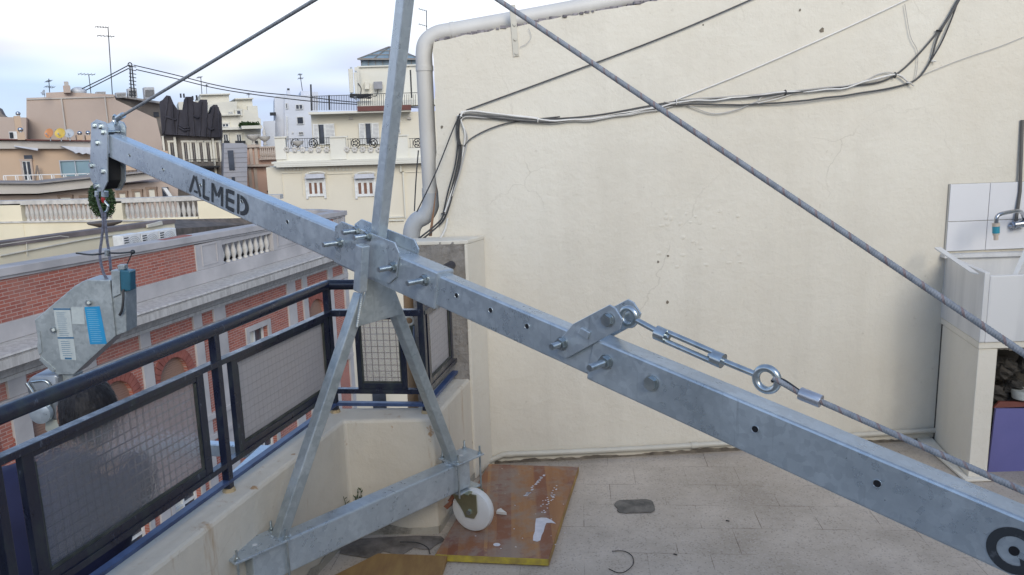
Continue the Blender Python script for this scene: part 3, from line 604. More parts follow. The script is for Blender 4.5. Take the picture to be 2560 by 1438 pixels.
for i in range(4):
    for (za,zc) in ((tz[1]+.0015,tz[0]),(tz[2],tz[1]-.0015)):
        a=cx+i*.2+.0015; c_=cx+(i+1)*.2-.0015; mb.prism([V((a,yw(a)-.001,za)),V((c_,yw(c_)-.001,za)),V((c_,yw(c_)-.001,zc)),V((a,yw(a)-.001,zc))],(0,-.009,0))
mb.build('wall_tile',TILEW,sk,bevel=.0012)
st_=MB(); st_.prism([PY(2336,622,3.75),PY(2352,621,3.75),PY(2448,688,3.40),PY(2425,683,3.44)],(0,0,.006)); st_.build('plastic_strip',NYLON,label='white plastic strip lying across the left rim of the sink',cat='strip')
st2=MB(); st2.bar(PY(2535,695,3.47),PY(2575,605,3.62),.02,.006); st2.build('plastic_strip',NYLON,label='pale plastic strip leaning inside the sink basin',cat='strip')
# tap
tp=thing('tap',W(2545,560,.05),'chromed wall tap with blue banded spout nozzle above the sink','tap')
q=[W(2560,548,.03),W(2557,535,.09),W(2545,528,.16),W(2510,533,.2),W(2493,541,.21),W(2490,560,.21)]
MB().tube(cr_spline(q,6),.009,12).build('spout',CHROME,tp,smooth=True)
mb=MB(); mb.cyl(W(2490,558,.21),W(2490,566,.21),.016); mb.cyl(W(2490,583,.21),W(2490,588,.21),.014);mb.cyl(W(2490,588,.21),W(2490,600,.21),.010); mb.build('nozzle',simple('nozzle_plastic',(.62,.52,.42),None,5,.5),tp,smooth=True)
mb=MB(); mb.cyl(W(2490,566,.21),W(2490,583,.21),.0155); mb.build('nozzle_band',simple('teal_band',(.04,.30,.40),None,5,.4),tp,smooth=True)
mb=MB(); mb.cyl(W(2522,566,.012),W(2535,566,.03),.010); mb.cyl(W(2535,562,.04),W(2570,558,.05),.018); mb.cyl(W(2530,566,.03),W(2545,562,.035),.022,n=6); mb.build('valve_body',CHROME,tp,smooth=True)
# stuff under the sink
MB().prism([PY(2470,1180,3.47),PY(2600,1188,3.47),PY(2600,1022,3.49),PY(2490,1022,3.49)],(0,.012,0)).build('blue_board',BLUEB,bevel=.001,label='lilac blue panel leaning under the sink on the floor',cat='board')
MB().prism([PY(2484,1020,3.52),PY(2600,1016,3.52),PY(2600,1006,3.53),PY(2500,1004,3.53)],(0,.012,0)).build('brown_board',simple('red_brown_board',(.2,.05,.035),None,8,.6),label='red brown board edge showing behind the lilac blue panel',cat='board')
mb=MB()
for k in range(14):
    p=PY(random.uniform(2490,2570),random.uniform(905,1000),random.uniform(3.58,3.72)); mb.ell(p,random.uniform(.03,.07),random.uniform(.03,.05),random.uniform(.02,.05),10,7,jit=.8)
for k in range(8):
    p=PY(random.uniform(2470,2500),random.uniform(1040,1180),3.6); mb.ell(p,.04,.04,.05,9,6,jit=.8)
mb.build('rubbish',DEBR,kind='stuff',label='dark heap of rags and rubble under the sink',cat='rubbish')
MB().lathe(PY(2556,1000,3.55),[(.02,0),(.045,.01),(.05,.04),(.048,.05)],18).build('plastic_bowl',simple('pale_bowl',(.55,.58,.55),None,8,.5),smooth=True,label='pale plastic bowl in the rubbish under the sink',cat='bowl')
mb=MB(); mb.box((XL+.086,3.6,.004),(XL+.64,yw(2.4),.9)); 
MB().box((XL+.0855,3.74,.004),(XL+.648,yw(XL)-.0,zb0-.003)).build('back_panel',simple('dark_masonry',(.10,.09,.075),None,6,.95),sk)  # dark panel filling the back of the space between the legs
# ================================================================ floor items
def onfloor(pxs,z): return [PZ(x,y,z) for x,y in pxs]
b1=MB(); P=[V((-.141,3.70,.004)),V((.292,3.665,.004)),V((.107,2.815,.004)),V((-.335,2.879,.004))]
pc=onfloor(((1222,1160),(1446,1167),(1371,1398),(1088,1386)),.032)
pc=[V((p.x,p.y,.006)) for p in pc]
bd=thing('wooden_board',(pc[3].x,pc[3].y,0),'orange brown shuttering board with paint spills under the castor wheel','board')
xa=(pc[2]-pc[3]).normalized(); ya=V((-xa.y,xa.x,0))
MB().prism(pc,(0,0,.026)).build('panel',BOARD,bd,bevel=.002)
mb=MB(); 
mb.prism([pc[3]-ya*.002,pc[2]-ya*.002,pc[2]-ya*.0005,pc[3]-ya*.0005],(0,0,.0265)); dd=(pc[1]-pc[2]).normalized(); mb.build('painted_edge',YPAINT,bd); mb=MB(); mb.prism([pc[2]+xa*.0005,pc[1]+xa*.0005,pc[1]+xa*.002,pc[2]+xa*.002],(0,0,.0265)); mb.build('painted_edge',simple('ochre_edge',(.42,.25,.06),(.26,.15,.05),12,.6),bd)
PSP=simple('white_paint_spill',(.72,.71,.74),(.6,.6,.64),40,.5)
mb=MB()
def blob(c0,rx,ry,rot=0,n=14,z=.0328):
    pts=[]
    for k in range(n):
        q=2*math.pi*k/n; j=random.uniform(.7,1.2); a=rx*math.cos(q)*j; b2=ry*math.sin(q)*j
        pts.append(V((c0.x+a*math.cos(rot)-b2*math.sin(rot),c0.y+a*math.sin(rot)+b2*math.cos(rot),z)))
    mb.prism(pts,(0,0,.0012))
mb=MB(); sm_=[(1340,1297),(1352,1294),(1366,1295),(1378,1300),(1390,1309),(1376,1307),(1366,1308),(1361,1316),(1360,1330),(1353,1338),(1352,1352),(1343,1355),(1332,1352),(1334,1340),(1338,1328),(1337,1312)]
mb.prism([PZ(x,y,.0328)+V((random.uniform(-.002,.002),random.uniform(-.002,.002),0)) for x,y in sm_],(0,0,.0008)); mb.build('paint_spill',PSP,bd)
mb=MB(); mb.prism([PZ(1242+9*math.cos(q),1362+4*math.sin(q),.0328) for q in [k*.63 for k in range(10)]],(0,0,.0008)); mb.build('paint_spill',PSP,bd)
mb=MB()
for k in range(34):
    f_=random.random(); blob(PZ(1312+f_*48+random.uniform(-3,3),1243-f_*55+random.uniform(-2,2),.033),.006,.0035,0,8)
for k in range(30):
    f_=random.random(); blob(PZ(1355+f_*40+random.uniform(-9,9),1280-f_*62+random.uniform(-5,5),.033),.004,.003,0,8)
for k in range(14): blob(PZ(random.uniform(1110,1420),random.uniform(1220,1380),.033),.003,.002,0,7)
o_s=mb.build('paint_splatter',PSP,bd); o_s['kind']='stuff'
p2=onfloor(((945,1383),(1118,1389),(1090,1475),(770,1470)),.03); p2=[V((p.x,p.y,.006)) for p in p2]
MB().prism(p2,(0,0,.024)).build('wooden_board',simple('ochre_board',(.33,.20,.07),(.24,.13,.05),6,.6,stretch=(4,1,1),detail=8),bevel=.002,label='ochre yellow board lying at the bottom edge under the beam',cat='board')
mb=MB(); c0=PZ(1588,1268,.0); 
pts=[]
for k in range(26):
    q=2*math.pi*k/26; r=1+.12*mnoise.noise(V((math.cos(q)*2,math.sin(q)*2,1))); pts.append(V((c0.x+.098*r*max(-.85,min(.85,math.cos(q))),c0.y+.075*r*max(-.8,min(.85,math.sin(q))),.003)))
mb.prism(pts,(0,0,.002)); mb.build('floor_patch',PATCH,kind='structure',label='dark mortar patch in the tiled floor',cat='patch')
mb=MB(); mb.tube(cr_spline([PZ(x,y,.004) for x,y in ((1530,1378),(1560,1378),(1580,1390),(1583,1410),(1565,1428),(1545,1432),(1522,1422))],6),.0016,6); mb.build('bent_wire',DARKSTEEL,label='curl of thin dark wire lying on the terrazzo floor',cat='wire')
for i,(x,y,l_) in enumerate(((1815,1301,'tiny dark splinter on the floor right of the mortar patch'),(1684,1385,'tiny dark chip on the floor below the mortar patch'))):
    p=PZ(x,y,.004); MB().bar(p,p+V((.012,-.008,0)),.004,.003).build('splinter',DARKSTEEL,label=l_,cat='debris')
mb=MB(); mb.tube(cr_spline([PZ(x,y,.006) for x,y in ((1000,1355),(1040,1356),(1068,1368),(1075,1385))],6),.002,6); mb.build('cable_offcut',CABK,label='black cable offcut curving on the floor behind the base beam',cat='cable')
mb=MB(); rr_=random.Random(12); pp_=[]
for x,y in ((860,1352),(900,1345),(960,1343),(1040,1342),(1100,1342),(1112,1352),(1096,1362),(1080,1378),(1040,1372),(1010,1390),(960,1378),(930,1394),(880,1392),(850,1380)):
    p=PZ(x,y,.0025); pp_.append(p+V((rr_.uniform(-.012,.012),rr_.uniform(-.012,.012),0)))
mb.prism(pp_,(0,0,.0015)); mb.build('floor_dirt',simple('damp_dirt',(.24,.21,.185),(.09,.08,.07),12,.9,bs=.6,bsc=70,detail=9),kind='structure')
# weed
wd_=thing('weed',PZ(870,1325,.0),'small green weed sprouting at the foot of the parapet','plant')
mb=MB(); stm=MB(); bs_=V((-.655,3.03,.0))
for k in range(9):
    tx=random.uniform(-.05,.05); tp_=bs_+V((tx,random.uniform(-.03,.01),random.uniform(.13,.22))); stm.tube(cr_spline([bs_+V((tx*.3,0,0)),bs_.lerp(tp_,.5)+V((tx*.2,0,.01)),tp_],4),.0012,5)
    for j in range(12):
        q=bs_.lerp(tp_,.3+.7*j/12); d=V((random.uniform(-1,1),random.uniform(-1,1),.8)).normalized()*.02; s_=V((random.uniform(-1,1),random.uniform(-1,1),0)).normalized()*.0045
        mb.add([q,q+d*.5+s_,q+d,q+d*.5-s_],[(0,1,2,3)])
stm.build('stem',WEED,wd_); mb.build('foliage',WEED,wd_)
# ================================================================ roof hoist frame
az=math.radians(47.5); e1=V((math.cos(az),math.sin(az),0)); e2=V((-e1.y,e1.x,0))
J0=CAM+D(925,625)*2.66
def Q(x,y,o=0): return PP(x,y,J0+e1*o,e1)
AA=.115; BW=.064
Pm1=Q(434,437); Pm2=Q(2400,1306); bd_=(Pm1-Pm2).normalized(); bn=bd_.cross(e1); bn=bn if bn.z>0 else -bn
J0=Pm2+bd_*(J0-Pm2).dot(bd_)
CR=thing('roof_hoist_frame',(J0.x,J0.y,0),'galvanised steel roof davit with long sloping beam, raised mast and stay cables','hoist')
def bx(x): # parameter along the beam for a pixel column on the face centre line
    best=None; lo,hi=-3.,3.
    for _ in range(50):
        mid=(lo+hi)/2; p=J0+bd_*mid-CAM; u=1280+F*p.dot(rt)/p.dot(fw)
        if u<x: hi=mid
        else: lo=mid
    return (lo+hi)/2
def beam(name,x0,x1,sz,w_=BW,mat=GALV,h=None,t0=None,t1=None):
    a=bx(x0) if t0 is None else t0; b2=bx(x1) if t1 is None else t1; h=h or sz
    c0=J0+e1*BW/2
    mb=MB(); p0=c0+bd_*a; p1=c0+bd_*b2
    # hollow section: outer with rounded edges, open ends
    r=sz/2; hh=h/2
    mb.bar(p0,p1,w_,h,side=e1)
    return mb.build(name,mat,CR,bevel=.006)
jib=beam('jib_beam',272,880,AA)
beam('sleeve',845,1092,AA+.008,BW+.008)
beam('inner_beam',850,1560,AA*.86,BW-.009)
tail=beam('tail_beam',1474,2400,AA+.004,BW+.003,t1=bx(2400)-.55)
# end lips of sleeves : dark gap
# side plates at the joint
def plate(pxs,o,thk=.006,mat=GALV,name='side_plate'):
    P=[Q(x,y,o) for x,y in pxs]; return MB().prism(P,e1*thk).build(name,mat,CR,bevel=.0015)
jp=[(837,566),(853,554),(933,586),(986,607),(997,632),(990,693),(972,709),(926,694),(835,655)]
plate(jp,-.011,.006)
Pb=[Q(x,y,-.0115)+e1*(BW+.019) for x,y in jp]; MB().prism(Pb,e1*.006).build('side_plate',GALV,CR,bevel=.0015)
# mast
mo=e1*(BW/2)
M0=PP(944,612,J0+mo,e1); M1=PP(1029,-146,J0+mo,e1)
md=(M1-M0).normalized()
MB().bar(M0,M1+md*.05,.041,.041,side=e1).build('mast',GALV,CR,bevel=.004)
MB().bar(M1-e1*.03,M1+e1*.03,.03,.03).build('mast_head',GALV,CR,bevel=.003)
# bolts
def bolt(x,y,L1=.045,r=.0085,o=-.012,head=False,rn=None):
    p=Q(x,y,o); mb=MB(); rn=rn or r*1.75
    if head:
        mb.cyl(p,p-e1*.003,rn*1.15,n=20); mb.hexn(p-e1*.003,-e1,rn,.009)
    else:
        mb.cyl(p,p-e1*.0025,rn*1.2,n=20); mb.hexn(p-e1*.0025,-e1,rn,.011)
        k=int(L1/.003)
        for i in range(k): q=p-e1*(.012+i*.003); mb.cyl(q,q-e1*.0016,r,r*.93,n=14); mb.cyl(q-e1*.0016,q-e1*.003,r*.9,n=14)
    return mb.build('bolt',ZINC,CR,smooth=True)
bolt(848,607,.055,.0088,-.012); bolt(893,577,.05,.0088,-.012); bolt(920,590,.045,.0088,-.012); bolt(983,668,.05,.009,-.012); bolt(1062,700,.06,.009,-.005)
bolt(1405,859,.035,.009,-.012); bolt(1515,905,.06,.0095,-.003); bolt(1629,958,0,.01,-.003,True); bolt(1520,800,0,.009,-.014,True)
# holes
HOLE=simple('hole_dark',(.012,.012,.014),None,5,.9)
def hole(x,y,o,r=.0085):
    p=Q(x,y,o); mb=MB(); mb.cyl(p-e1*.0012,p+e1*.001,r,n=20); h=mb.build('bolt_hole',HOLE,CR)
    mb=MB(); mb.torus(p-e1*.0012,e1,r,.0012,20,6); mb.build('hole_rim',GALV,h)
for x,y in ((324,388),(408,424),(502,463),(605,504),(719,555)): hole(x,y,0)
for x,y in ((1142,739),(1227,776),(1318,816)): hole(x,y,.0045)
for x,y in ((1888,1073),(2193,1209)): hole(x,y,-.002,.0088)
# bracket for the turnbuckle
bp=[(1392,885),(1414,897),(1549,823),(1556,800),(1538,771),(1523,762),(1432,810),(1400,848)]
plate(bp,-.011,.006,name='bracket_plate')
Pb=[Q(x,y,-.0115)+e1*(BW+.018) for x,y in bp]; MB().prism(Pb,e1*.006).build('bracket_plate',GALV,CR,bevel=.0015)
MB().prism([Q(x,y,-.0115) for x,y in ((1446,833),(1455,818),(1478,831),(1470,848))],-e1*.006).build('weld_lug',GALV,CR,bevel=.002)
# crossbolt in the bracket, eye, turnbuckle
mid=BW/2
c_eye=Q(1520,800,0)+e1*0; MB().cyl(Q(1520,800,-.01),Q(1520,800,-.01)+e1*(BW+.02),.009).build('cross_bolt',ZINC,CR,smooth=True)
ax0=Q(1520,800,0)+e1*mid
def QM(x,y): return PP(x,y,J0+e1*mid,e1)
tb=thing_ax=None
E0=QM(1572,792); T0=QM(1648,834); T1=QM(1800,900); E1=QM(1917,948)
dT=(E1-T0).normalized()
tbm=MB(); tbm.torus(E0-dT*.0+V((0,0,0)),e1,.022,.008,24,10); tbm.cyl(E0+dT*.02,T0+dT*.03,.0075); tb=tbm.build('turnbuckle',ZINC,CR,smooth=True)
mb=MB(); sdv=dT.cross(e1).normalized()
mb.cyl(T0-dT*.008,T0+dT*.022,.0185,.018,n=16); mb.cyl(T1-dT*.02,T1+dT*.008,.018,.0185,n=16)
mb.build('end_collar',ZINC,tb,smooth=True)
mb=MB()
for s_ in(-1,1): mb.cyl(T0+dT*.01+e1*s_*.003+sdv*s_*.0105,T1-dT*.01+e1*s_*.003+sdv*s_*.0105,.0072,n=14)
mb.build('side_bar',ZINC,tb,smooth=True)
mb=MB(); mb.cyl(T1-dT*.03,E1-dT*.024,.0075); mb.torus(E1,e1,.026,.009,28,12); mb.build('eye',ZINC,tb,smooth=True)
# ropes
def rope(name,p0,p1,r,label=None,red=True,sag=0,par=CR):
    L_=(p1-p0).length; n=max(10,int(L_/.005)); n=min(n,900)
    pts=[p0.lerp(p1,i/n)+V((0,0,-sag*4*(i/n)*(1-i/n))) for i in range(n+1)]
    return MB().tube(pts,r,24,6,150,1 if red else None).build(name,[ROPE,ROPER],par,smooth=True)
F0=QM(2000,983); F1=QM(2053,1004); RE=QM(2560,1228); RE2=RE+(RE-F1).normalized()*.5
rope('stay_cable',F1-(F1-F0).normalized()*.01,RE2,.0068)
rope('stay_cable',E1+V((0,0,.012))-e1*.006+dT*.018,F0,.0068); mb=MB(); mb.tube(cr_spline([E1+dT*.012,E1+dT*.03+bn*.012,F0.lerp(E1,.4)+bn*.011,F0+bn*.003],5),.004,8); mb.build('stay_cable',DARKSTEEL,CR,smooth=True)
MB().cyl(F0,F1,.0145,n=20).build('ferrule',simple('aluminium',(.66,.66,.67),None,20,.35,.9),CR,smooth=True,bevel=.001)
rope('stay_cable',M1,QM(2560,884)+(QM(2560,884)-M1).normalized()*.5,.0068)
tipc=QM(300,293)
rope('stay_cable',tipc,M1,.0068,red=False)
MB().cyl(tipc+(tipc-M1).normalized()*.03,tipc+(M1-tipc).normalized()*.04,.014,n=18).build('ferrule',ZINC,CR,smooth=True)
mb=MB(); mb.torus(tipc+(tipc-M1).normalized()*.06,e1,.022,.006,22,8); mb.build('thimble',ZINC,CR,smooth=True)
# pulley head at the jib tip
ph=[(228,308),(240,299),(262,306),(268,318),(268,455),(257,479),(245,479),(228,452),(224,440)]
MB().prism([Q(x,y,-.014) for x,y in ph],e1*.006).build('pulley_plate',GALV,CR,bevel=.001)
Pb=[Q(x,y,-.014)+e1*(BW+.022) for x,y in ph]; MB().prism(Pb,e1*.006).build('pulley_plate',GALV,CR,bevel=.001)
for x,y in ((236,314),(257,330),(243,357),(229,414),(257,428),(242,465),(251,316)): bolt(x,y,0,.008,-.014,True,.014)
for x,y in ((257,330),(257,428),(236,314),(242,465)): MB().cyl(Q(x,y,-.01),Q(x,y,-.01)+e1*(BW+.016),.008).build('cross_bolt',ZINC,CR,smooth=True)
MB().prism([Q(x,y,.008) for x,y in ((240,385),(268,393),(270,452),(260,474),(240,468))],e1*(BW+.006)).build('rubber_guard',BLACK,CR,bevel=.004)
wc=Q(247,420,.02); MB().lathe(wc,[(.06,0),(.075,.003),(.062,.012),(.062,.026),(.075,.036),(.06,.038)],28,ax=e1).build('pulley_wheel',BLACK,CR,smooth=True)
MB().prism([Q(x,y,.01) for x,y in ((262,308),(266,330),(262,338),(248,330))],e1*(BW-.02)).build('top_spacer',GALV,CR,bevel=.002)
# ALMED stencil lettering on the beam face
def stroke(mb,p,q,wd2,fr):
    p=V((p[0],p[1],0));q=V((q[0],q[1],0));d=(q-p).normalized();n=V((-d.y,d.x,0))*wd2/2
    mb.prism([fr(*(k.xy)) for k in (p-n,q-n,q+n,p+n)],-e1*.0004)
tl=bx(472); tr=bx(624); Lw=(tl-tr); Hh=AA*.70
def lf(u,v): return J0+bd_*(tl-u*Lw)+bn*((v-.5)*Hh-.002)-e1*.0015
mb=MB(); W1=.032; wv=.2
def S2(a,b2,w_=None): # stroke with width in metres, mapped properly
    p=lf(*a);q=lf(*b2);d=(q-p).normalized();n=d.cross(e1)*(w_ or .0165)/2; mb.prism([p-n,q-n,q+n,p+n],-e1*.0005)
S2((.02,0),(.105,.95)); S2((.125,.95),(.21,0)); S2((.095,.14),(.16,.14),.010)
S2((.265,0),(.265,1)); S2((.265,.06),(.36,.06))
S2((.415,0),(.415,1)); S2((.425,.95),(.485,.42)); S2((.505,.42),(.56,.95)); S2((.572,0),(.572,1))
S2((.65,0),(.65,1)); 
for v in (.06,.5,.94): S2((.665,v),(.765,v))
S2((.83,0),(.83,1)) 
pts=[]
for k in range(13):
    q=math.pi/2-math.pi*k/12; pts.append((q))
ro_=[lf(.865+.125*math.cos(q),.5+.5*math.sin(q)) for q in pts]; ri_=[lf(.865+.072*math.cos(q),.5+.30*math.sin(q)) for q in pts]
for k in range(12):
    if k in(5,6) and False: continue
    mb.prism([ro_[k],ro_[k+1],ri_[k+1],ri_[k]],-e1*.0005)
mb.build('stencil_lettering',LETTER,jib)
# ring logo on the tail
mb=MB(); c0=Q(2535,1378,-.0025)
rO=AA*.40; rI=AA*.25
for k in range(36):
    a,b2=2*math.pi*k/36,2*math.pi*(k+1)/36
    P=[c0+bd_*math.cos(q)*r+bn*math.sin(q)*r for q,r in ((a,rO),(b2,rO),(b2,rI),(a,rI))]; mb.prism(P,-e1*.0006)
P=[c0-bd_*.012-bn*.01,c0-bd_*.03-bn*.05,c0-bd_*.05-bn*.05,c0-bd_*.035-bn*.01]; mb.prism(P,-e1*.0007)
mb.build('ring_emblem',LETTER,tail); p=c0; MB().cyl(p-e1*.0008,p+e1*.001,.009,n=20).build('bolt_hole',HOLE,CR)
# ---- A frame
bm0=V((-.524,2.697,0)); zt0=.332; BH=.116
def G(x,y): return PP(x,y,bm0,e2)
BL=bm0-e1*.50; BR=bm0+e1*.46
MB().bar(at(BL,zt0-BH/2),at(BR,zt0-BH/2),.066,BH,side=e2).build('base_beam',GALV,CR,bevel=.006)
TOP=G(935,690)
fl1=at(bm0-e1*.385,zt0); fl2=at(bm0+e1*.40,zt0)
tl1=G(903,735); tl2=G(968,725)
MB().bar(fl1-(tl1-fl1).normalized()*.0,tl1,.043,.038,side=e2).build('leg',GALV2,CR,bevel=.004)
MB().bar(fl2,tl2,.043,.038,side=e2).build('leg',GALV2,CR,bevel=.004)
for fp,sg in ((fl1,-1),(fl2,1)):
    mb=MB(); 
    for k in range(14):
        q=2*math.pi*k/14; mb.ell(fp+e1*.034*math.cos(q)+e2*.026*math.sin(q)+V((0,0,.001)),.008,.008,.005,8,5)
    mb.build('weld_bead',GALV,CR,smooth=True)
st0=CAM+D(900,735)*2.66; st1=Q(907,612,-.045)
s_d=(Q(900,725,-.045)-st1)
sb=Q(900,728,-.045); MB().bar(sb,st1,.036,.032,side=e2).build('upright_stub',GALV,CR,bevel=.004)
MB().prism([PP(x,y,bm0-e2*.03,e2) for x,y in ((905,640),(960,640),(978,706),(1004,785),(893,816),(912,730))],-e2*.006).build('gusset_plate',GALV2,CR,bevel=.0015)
mb=MB(); a=PP(893,816,bm0-e2*.037,e2); b2=PP(912,700,bm0-e2*.037,e2)
for k in range(26): mb.ell(a.lerp(b2,k/25),.006,.006,.006,7,5)
mb.build('weld_bead',GALV2,CR,smooth=True)
# end clamp plates with threaded rods
def clamp(c0,hw=.085,hd=.075):
    z=zt0+.004
    P=[c0+e1*a*hw+e2*b2*hd for a,b2 in((-1,-1),(1,-1),(1,1),(-1,1))]
    P2=[c0+e1*a*hw*.8+e2*b2*hd*.8 for a,b2 in((-1,-1),(1,-1),(1,1),(-1,1))]
    MB().prism([at(p,z) for p in P],(0,0,.008)).build('clamp_plate',GALV,CR,bevel=.002)
    MB().prism([at(p,zt0-BH-.012) for p in P2],(0,0,.008)).build('clamp_plate',GALV,CR,bevel=.002)
    for a,b2 in((-1,-1),(1,-1),(1,1),(-1,1)):
        p=c0+e1*a*(hw-.014)+e2*b2*(hd-.012); mb=MB(); mb.cyl(at(p,zt0-BH-.02),at(p,zt0+.045),.0042,n=10); mb.cyl(at(p,z+.008),at(p,z+.0095),.011,n=14); mb.hexn(at(p,z+.0095),(0,0,1),.0085,.007)
        mb.build('threaded_rod',ZINC,CR,smooth=True)
    MB().cyl(at(c0,z+.008),at(c0,z+.0087),.008,n=16).build('end_cap',WHITEP,CR)
cR=bm0+e1*.445; cL=bm0-e1*.47
clamp(cR,.075,.056); clamp(cL,.10,.056)
# castor
WC=PP(1186,1284,bm0+e1*.43,e1); 
# castor: one on each end plate
def castor(c0,sgn,full=True):
    zc=.033+.090
    hd=(e1*.50-e2*.86).normalized(); hd=V((hd.x,hd.y,0)).normalized()
    axd=V((-.46,-.89,0)).normalized()       # axle direction, faces the viewer
    roll=V((-axd.y,axd.x,0))
    cc=at(c0,zc)+roll*.045
    ca=MB(); ca.lathe(cc-axd*.0,[(.030,-.022),(.032,-.012),(.060,-.012),(.070,-.023),(.086,-.017),(.090,-.006),(.090,.006),(.086,.017),(.070,.023),(.030,.022)],36,ax=axd)
    cw=ca.build('castor_wheel',NYLON,CR,smooth=True)
    mb=MB(); zt_=zt0-BH-.014
    topc=at(c0,zt_)
    for s_ in(-1,1):
        o3=axd*.028*s_
        P=[topc+o3-roll*.045,topc+o3+roll*.080,cc+o3+roll*.036+V((0,0,.002)),cc+o3+roll*.020-V((0,0,.026)),cc+o3-roll*.020-V((0,0,.026)),cc+o3-roll*.034+V((0,0,.004))]
        mb.prism(P,axd*.003*s_)
    mb.prism([topc+axd*.03*a+roll*(.005+.05*b2) for a,b2 in((-1,-1),(1,-1),(1,1),(-1,1))],(0,0,.004)); mb.lathe(topc,[(.035,-.01),(.04,-.002),(.04,.006)],20)
    mb.prism([topc+axd*.05*a+roll*.055*b2 for a,b2 in((-1,-1),(1,-1),(1,1),(-1,1))],(0,0,.006))
    mb.build('castor_fork',CHRMT,CR,bevel=.0015)
    mb=MB(); mb.cyl(cc-axd*.036,cc+axd*.036,.006,n=12); mb.hexn(cc+axd*.031,axd,.011,.008); mb.build('axle_bolt',ZINC,CR,smooth=True)
    mb=MB(); q=cc-roll*.105+V((0,0,.022)); mb.prism([q-roll*.004+axd*.02,q+roll*.02+V((0,0,.035))+axd*.02,q+roll*.035+V((0,0,.03))+axd*.02,q+roll*.012-V((0,0,.004))+axd*.02],-axd*.045)
    mb.prism([q-roll*.026-V((0,0,.030))+axd*.018,q+roll*.006+V((0,0,.0))+axd*.018,q+roll*.016-V((0,0,.008))+axd*.018,q-roll*.008-V((0,0,.04))+axd*.018],-axd*.04)
    mb.build('brake_pedal',RUSTY,CR,bevel=.002)
castor(cR,1); castor(cL,1)
sc_=MB(); p=PZ(1250,1285,.034); sc_.prism([p+V((-.015,.0,0)),p+V((.028,-.012,0)),p+V((.012,.014,0)),p+V((.004,.03,.0)),p+V((-.01,.02,0))],(0,0,.012)); sc_.build('plastic_scrap',NYLON,label='torn white plastic scrap on the board beside the castor',cat='scrap')
# ================================================================ hanging traction hoist
YH=3.72
def H(x,y,o=0): return PY(x,y,YH+o)
th_=thing('electric_hoist',H(180,940),'galvanised hoist box with blue and white stickers hanging from the beam tip','hoist')
body=[(216,699),(275,701),(289,840),(183,938),(141,937),(101,895),(86,800),(188,714)]
MB().prism([H(*p) for p in body],(0,.13,0)).build('housing',GALV2,th_,bevel=.004)
MB().prism([H(x,y,-.004) for x,y in ((96,828),(99,828),(105,880),(98,888),(93,868))],(0,.004,0)).build('edge_flange',GALV2,th_)
MB().prism([H(x,y,-.005) for x,y in ((101,893),(138,925),(132,932),(98,900))],(0,.005,0)).build('edge_flange',GALV2,th_)
for x,y in ((221,757),(133,825)):
    mb=MB(); mb.cyl(H(x,y),H(x,y,-.03),.007); mb.hexn(H(x,y,-.008),(0,-1,0),.013,.009); mb.build('bolt',ZINC,th_,smooth=True)
s1=MB(); s1.prism([H(x,y,-.0015) for x,y in ((133,771),(174,770),(191,901),(152,899))],(0,.001,0)); s1=s1.build('white_sticker',STICK,th_)
mb=MB()
for k in range(22):
    f_=k/22; 
    if .55<f_<.62: continue
    x0=137+f_*18; y0=782+f_*112; mb.prism([H(x,y,-.0022) for x,y in ((x0+3,y0),(x0+26+random.uniform(-8,4),y0),(x0+26,y0+1.0),(x0+3,y0+1.0))],(0,.0005,0))
for a in ((133,771,175,775),(143.5,843,184,847)): mb.prism([H(x,y,-.0022) for x,y in ((a[0],a[1]),(a[2],a[1]),(a[2]+.6,a[3]),(a[0]+.6,a[3]))],(0,.0005,0))
mb.prism([H(x,y,-.0022) for x,y in ((162,894),(179,894.5),(179.5,899),(162.5,898.5))],(0,.0005,0))
mb.build('printed_lines',INK,s1)
MB().prism([H(x,y,-.0015) for x,y in ((178,768),(209,769),(212,811),(181,810))],(0,.001,0)).build('white_sticker',STICK,th_)
s2=MB(); s2.prism([H(x,y,-.0015) for x,y in ((211,768),(249,766),(267,860),(225,861))],(0,.001,0)); s2=s2.build('blue_sticker',STICKB,th_)
mb=MB()
for k in range(17):
    f_=k/17; x0=213+f_*14; y0=773+f_*86
    mb.prism([H(x,y,-.0022) for x,y in ((x0+3,y0),(x0+30+random.uniform(-10,3),y0),(x0+30,y0+1.1),(x0+3,y0+1.1))],(0,.0005,0))
mb.build('printed_lines',simple('pale_print',(.25,.5,.65),None,30,.5),s2)
# right hand switch housing
MB().prism([H(x,y,-.002) for x,y in ((277,676),(299,678),(301,735),(281,745))],(0,.05,0)).build('side_bracket',GALV2,th_,bevel=.002)
MB().prism([H(x,y,.0) for x,y in ((298,675),(326,678),(326,728),(302,730))],(0,.06,0)).build('switch_box',TEAL,th_,bevel=.006)
MB().prism([H(x,y,.01) for x,y in ((281,745),(314,720),(316,830),(290,840))],(0,.115,0)).build('rear_housing',GALV2,th_,bevel=.003)
mb=MB(); mb.box(H(294,675,.01),H(320,659,.05)); mb.build('switch_cap',GALV2,th_,bevel=.003)
mb=MB(); mb.tube(cr_spline([H(308,724,-.01),H(308,750,-.015),H(305,775,-.012),H(299,788,-.005)],6),.006,10); mb.build('power_cable',CABK,th_,smooth=True)
mb=MB(); mb.tube(cr_spline([H(190,633,.03),H(230,637,.03),H(268,633,.03),H(300,633,.03),H(332,630,.03)],5),.004,8); mb.tube([H(318,660,.03),H(331,632,.03)],.0028,6); mb.ell(H(332,630,.03),.011,.011,.011,10,8); mb.build('limit_lever',DARKSTEEL,th_,smooth=True)
mb=MB(); mb.cyl(H(268,640,.03),H(268,625,.03),.012); mb.build('lever_clamp',ZINC,th_,smooth=True)
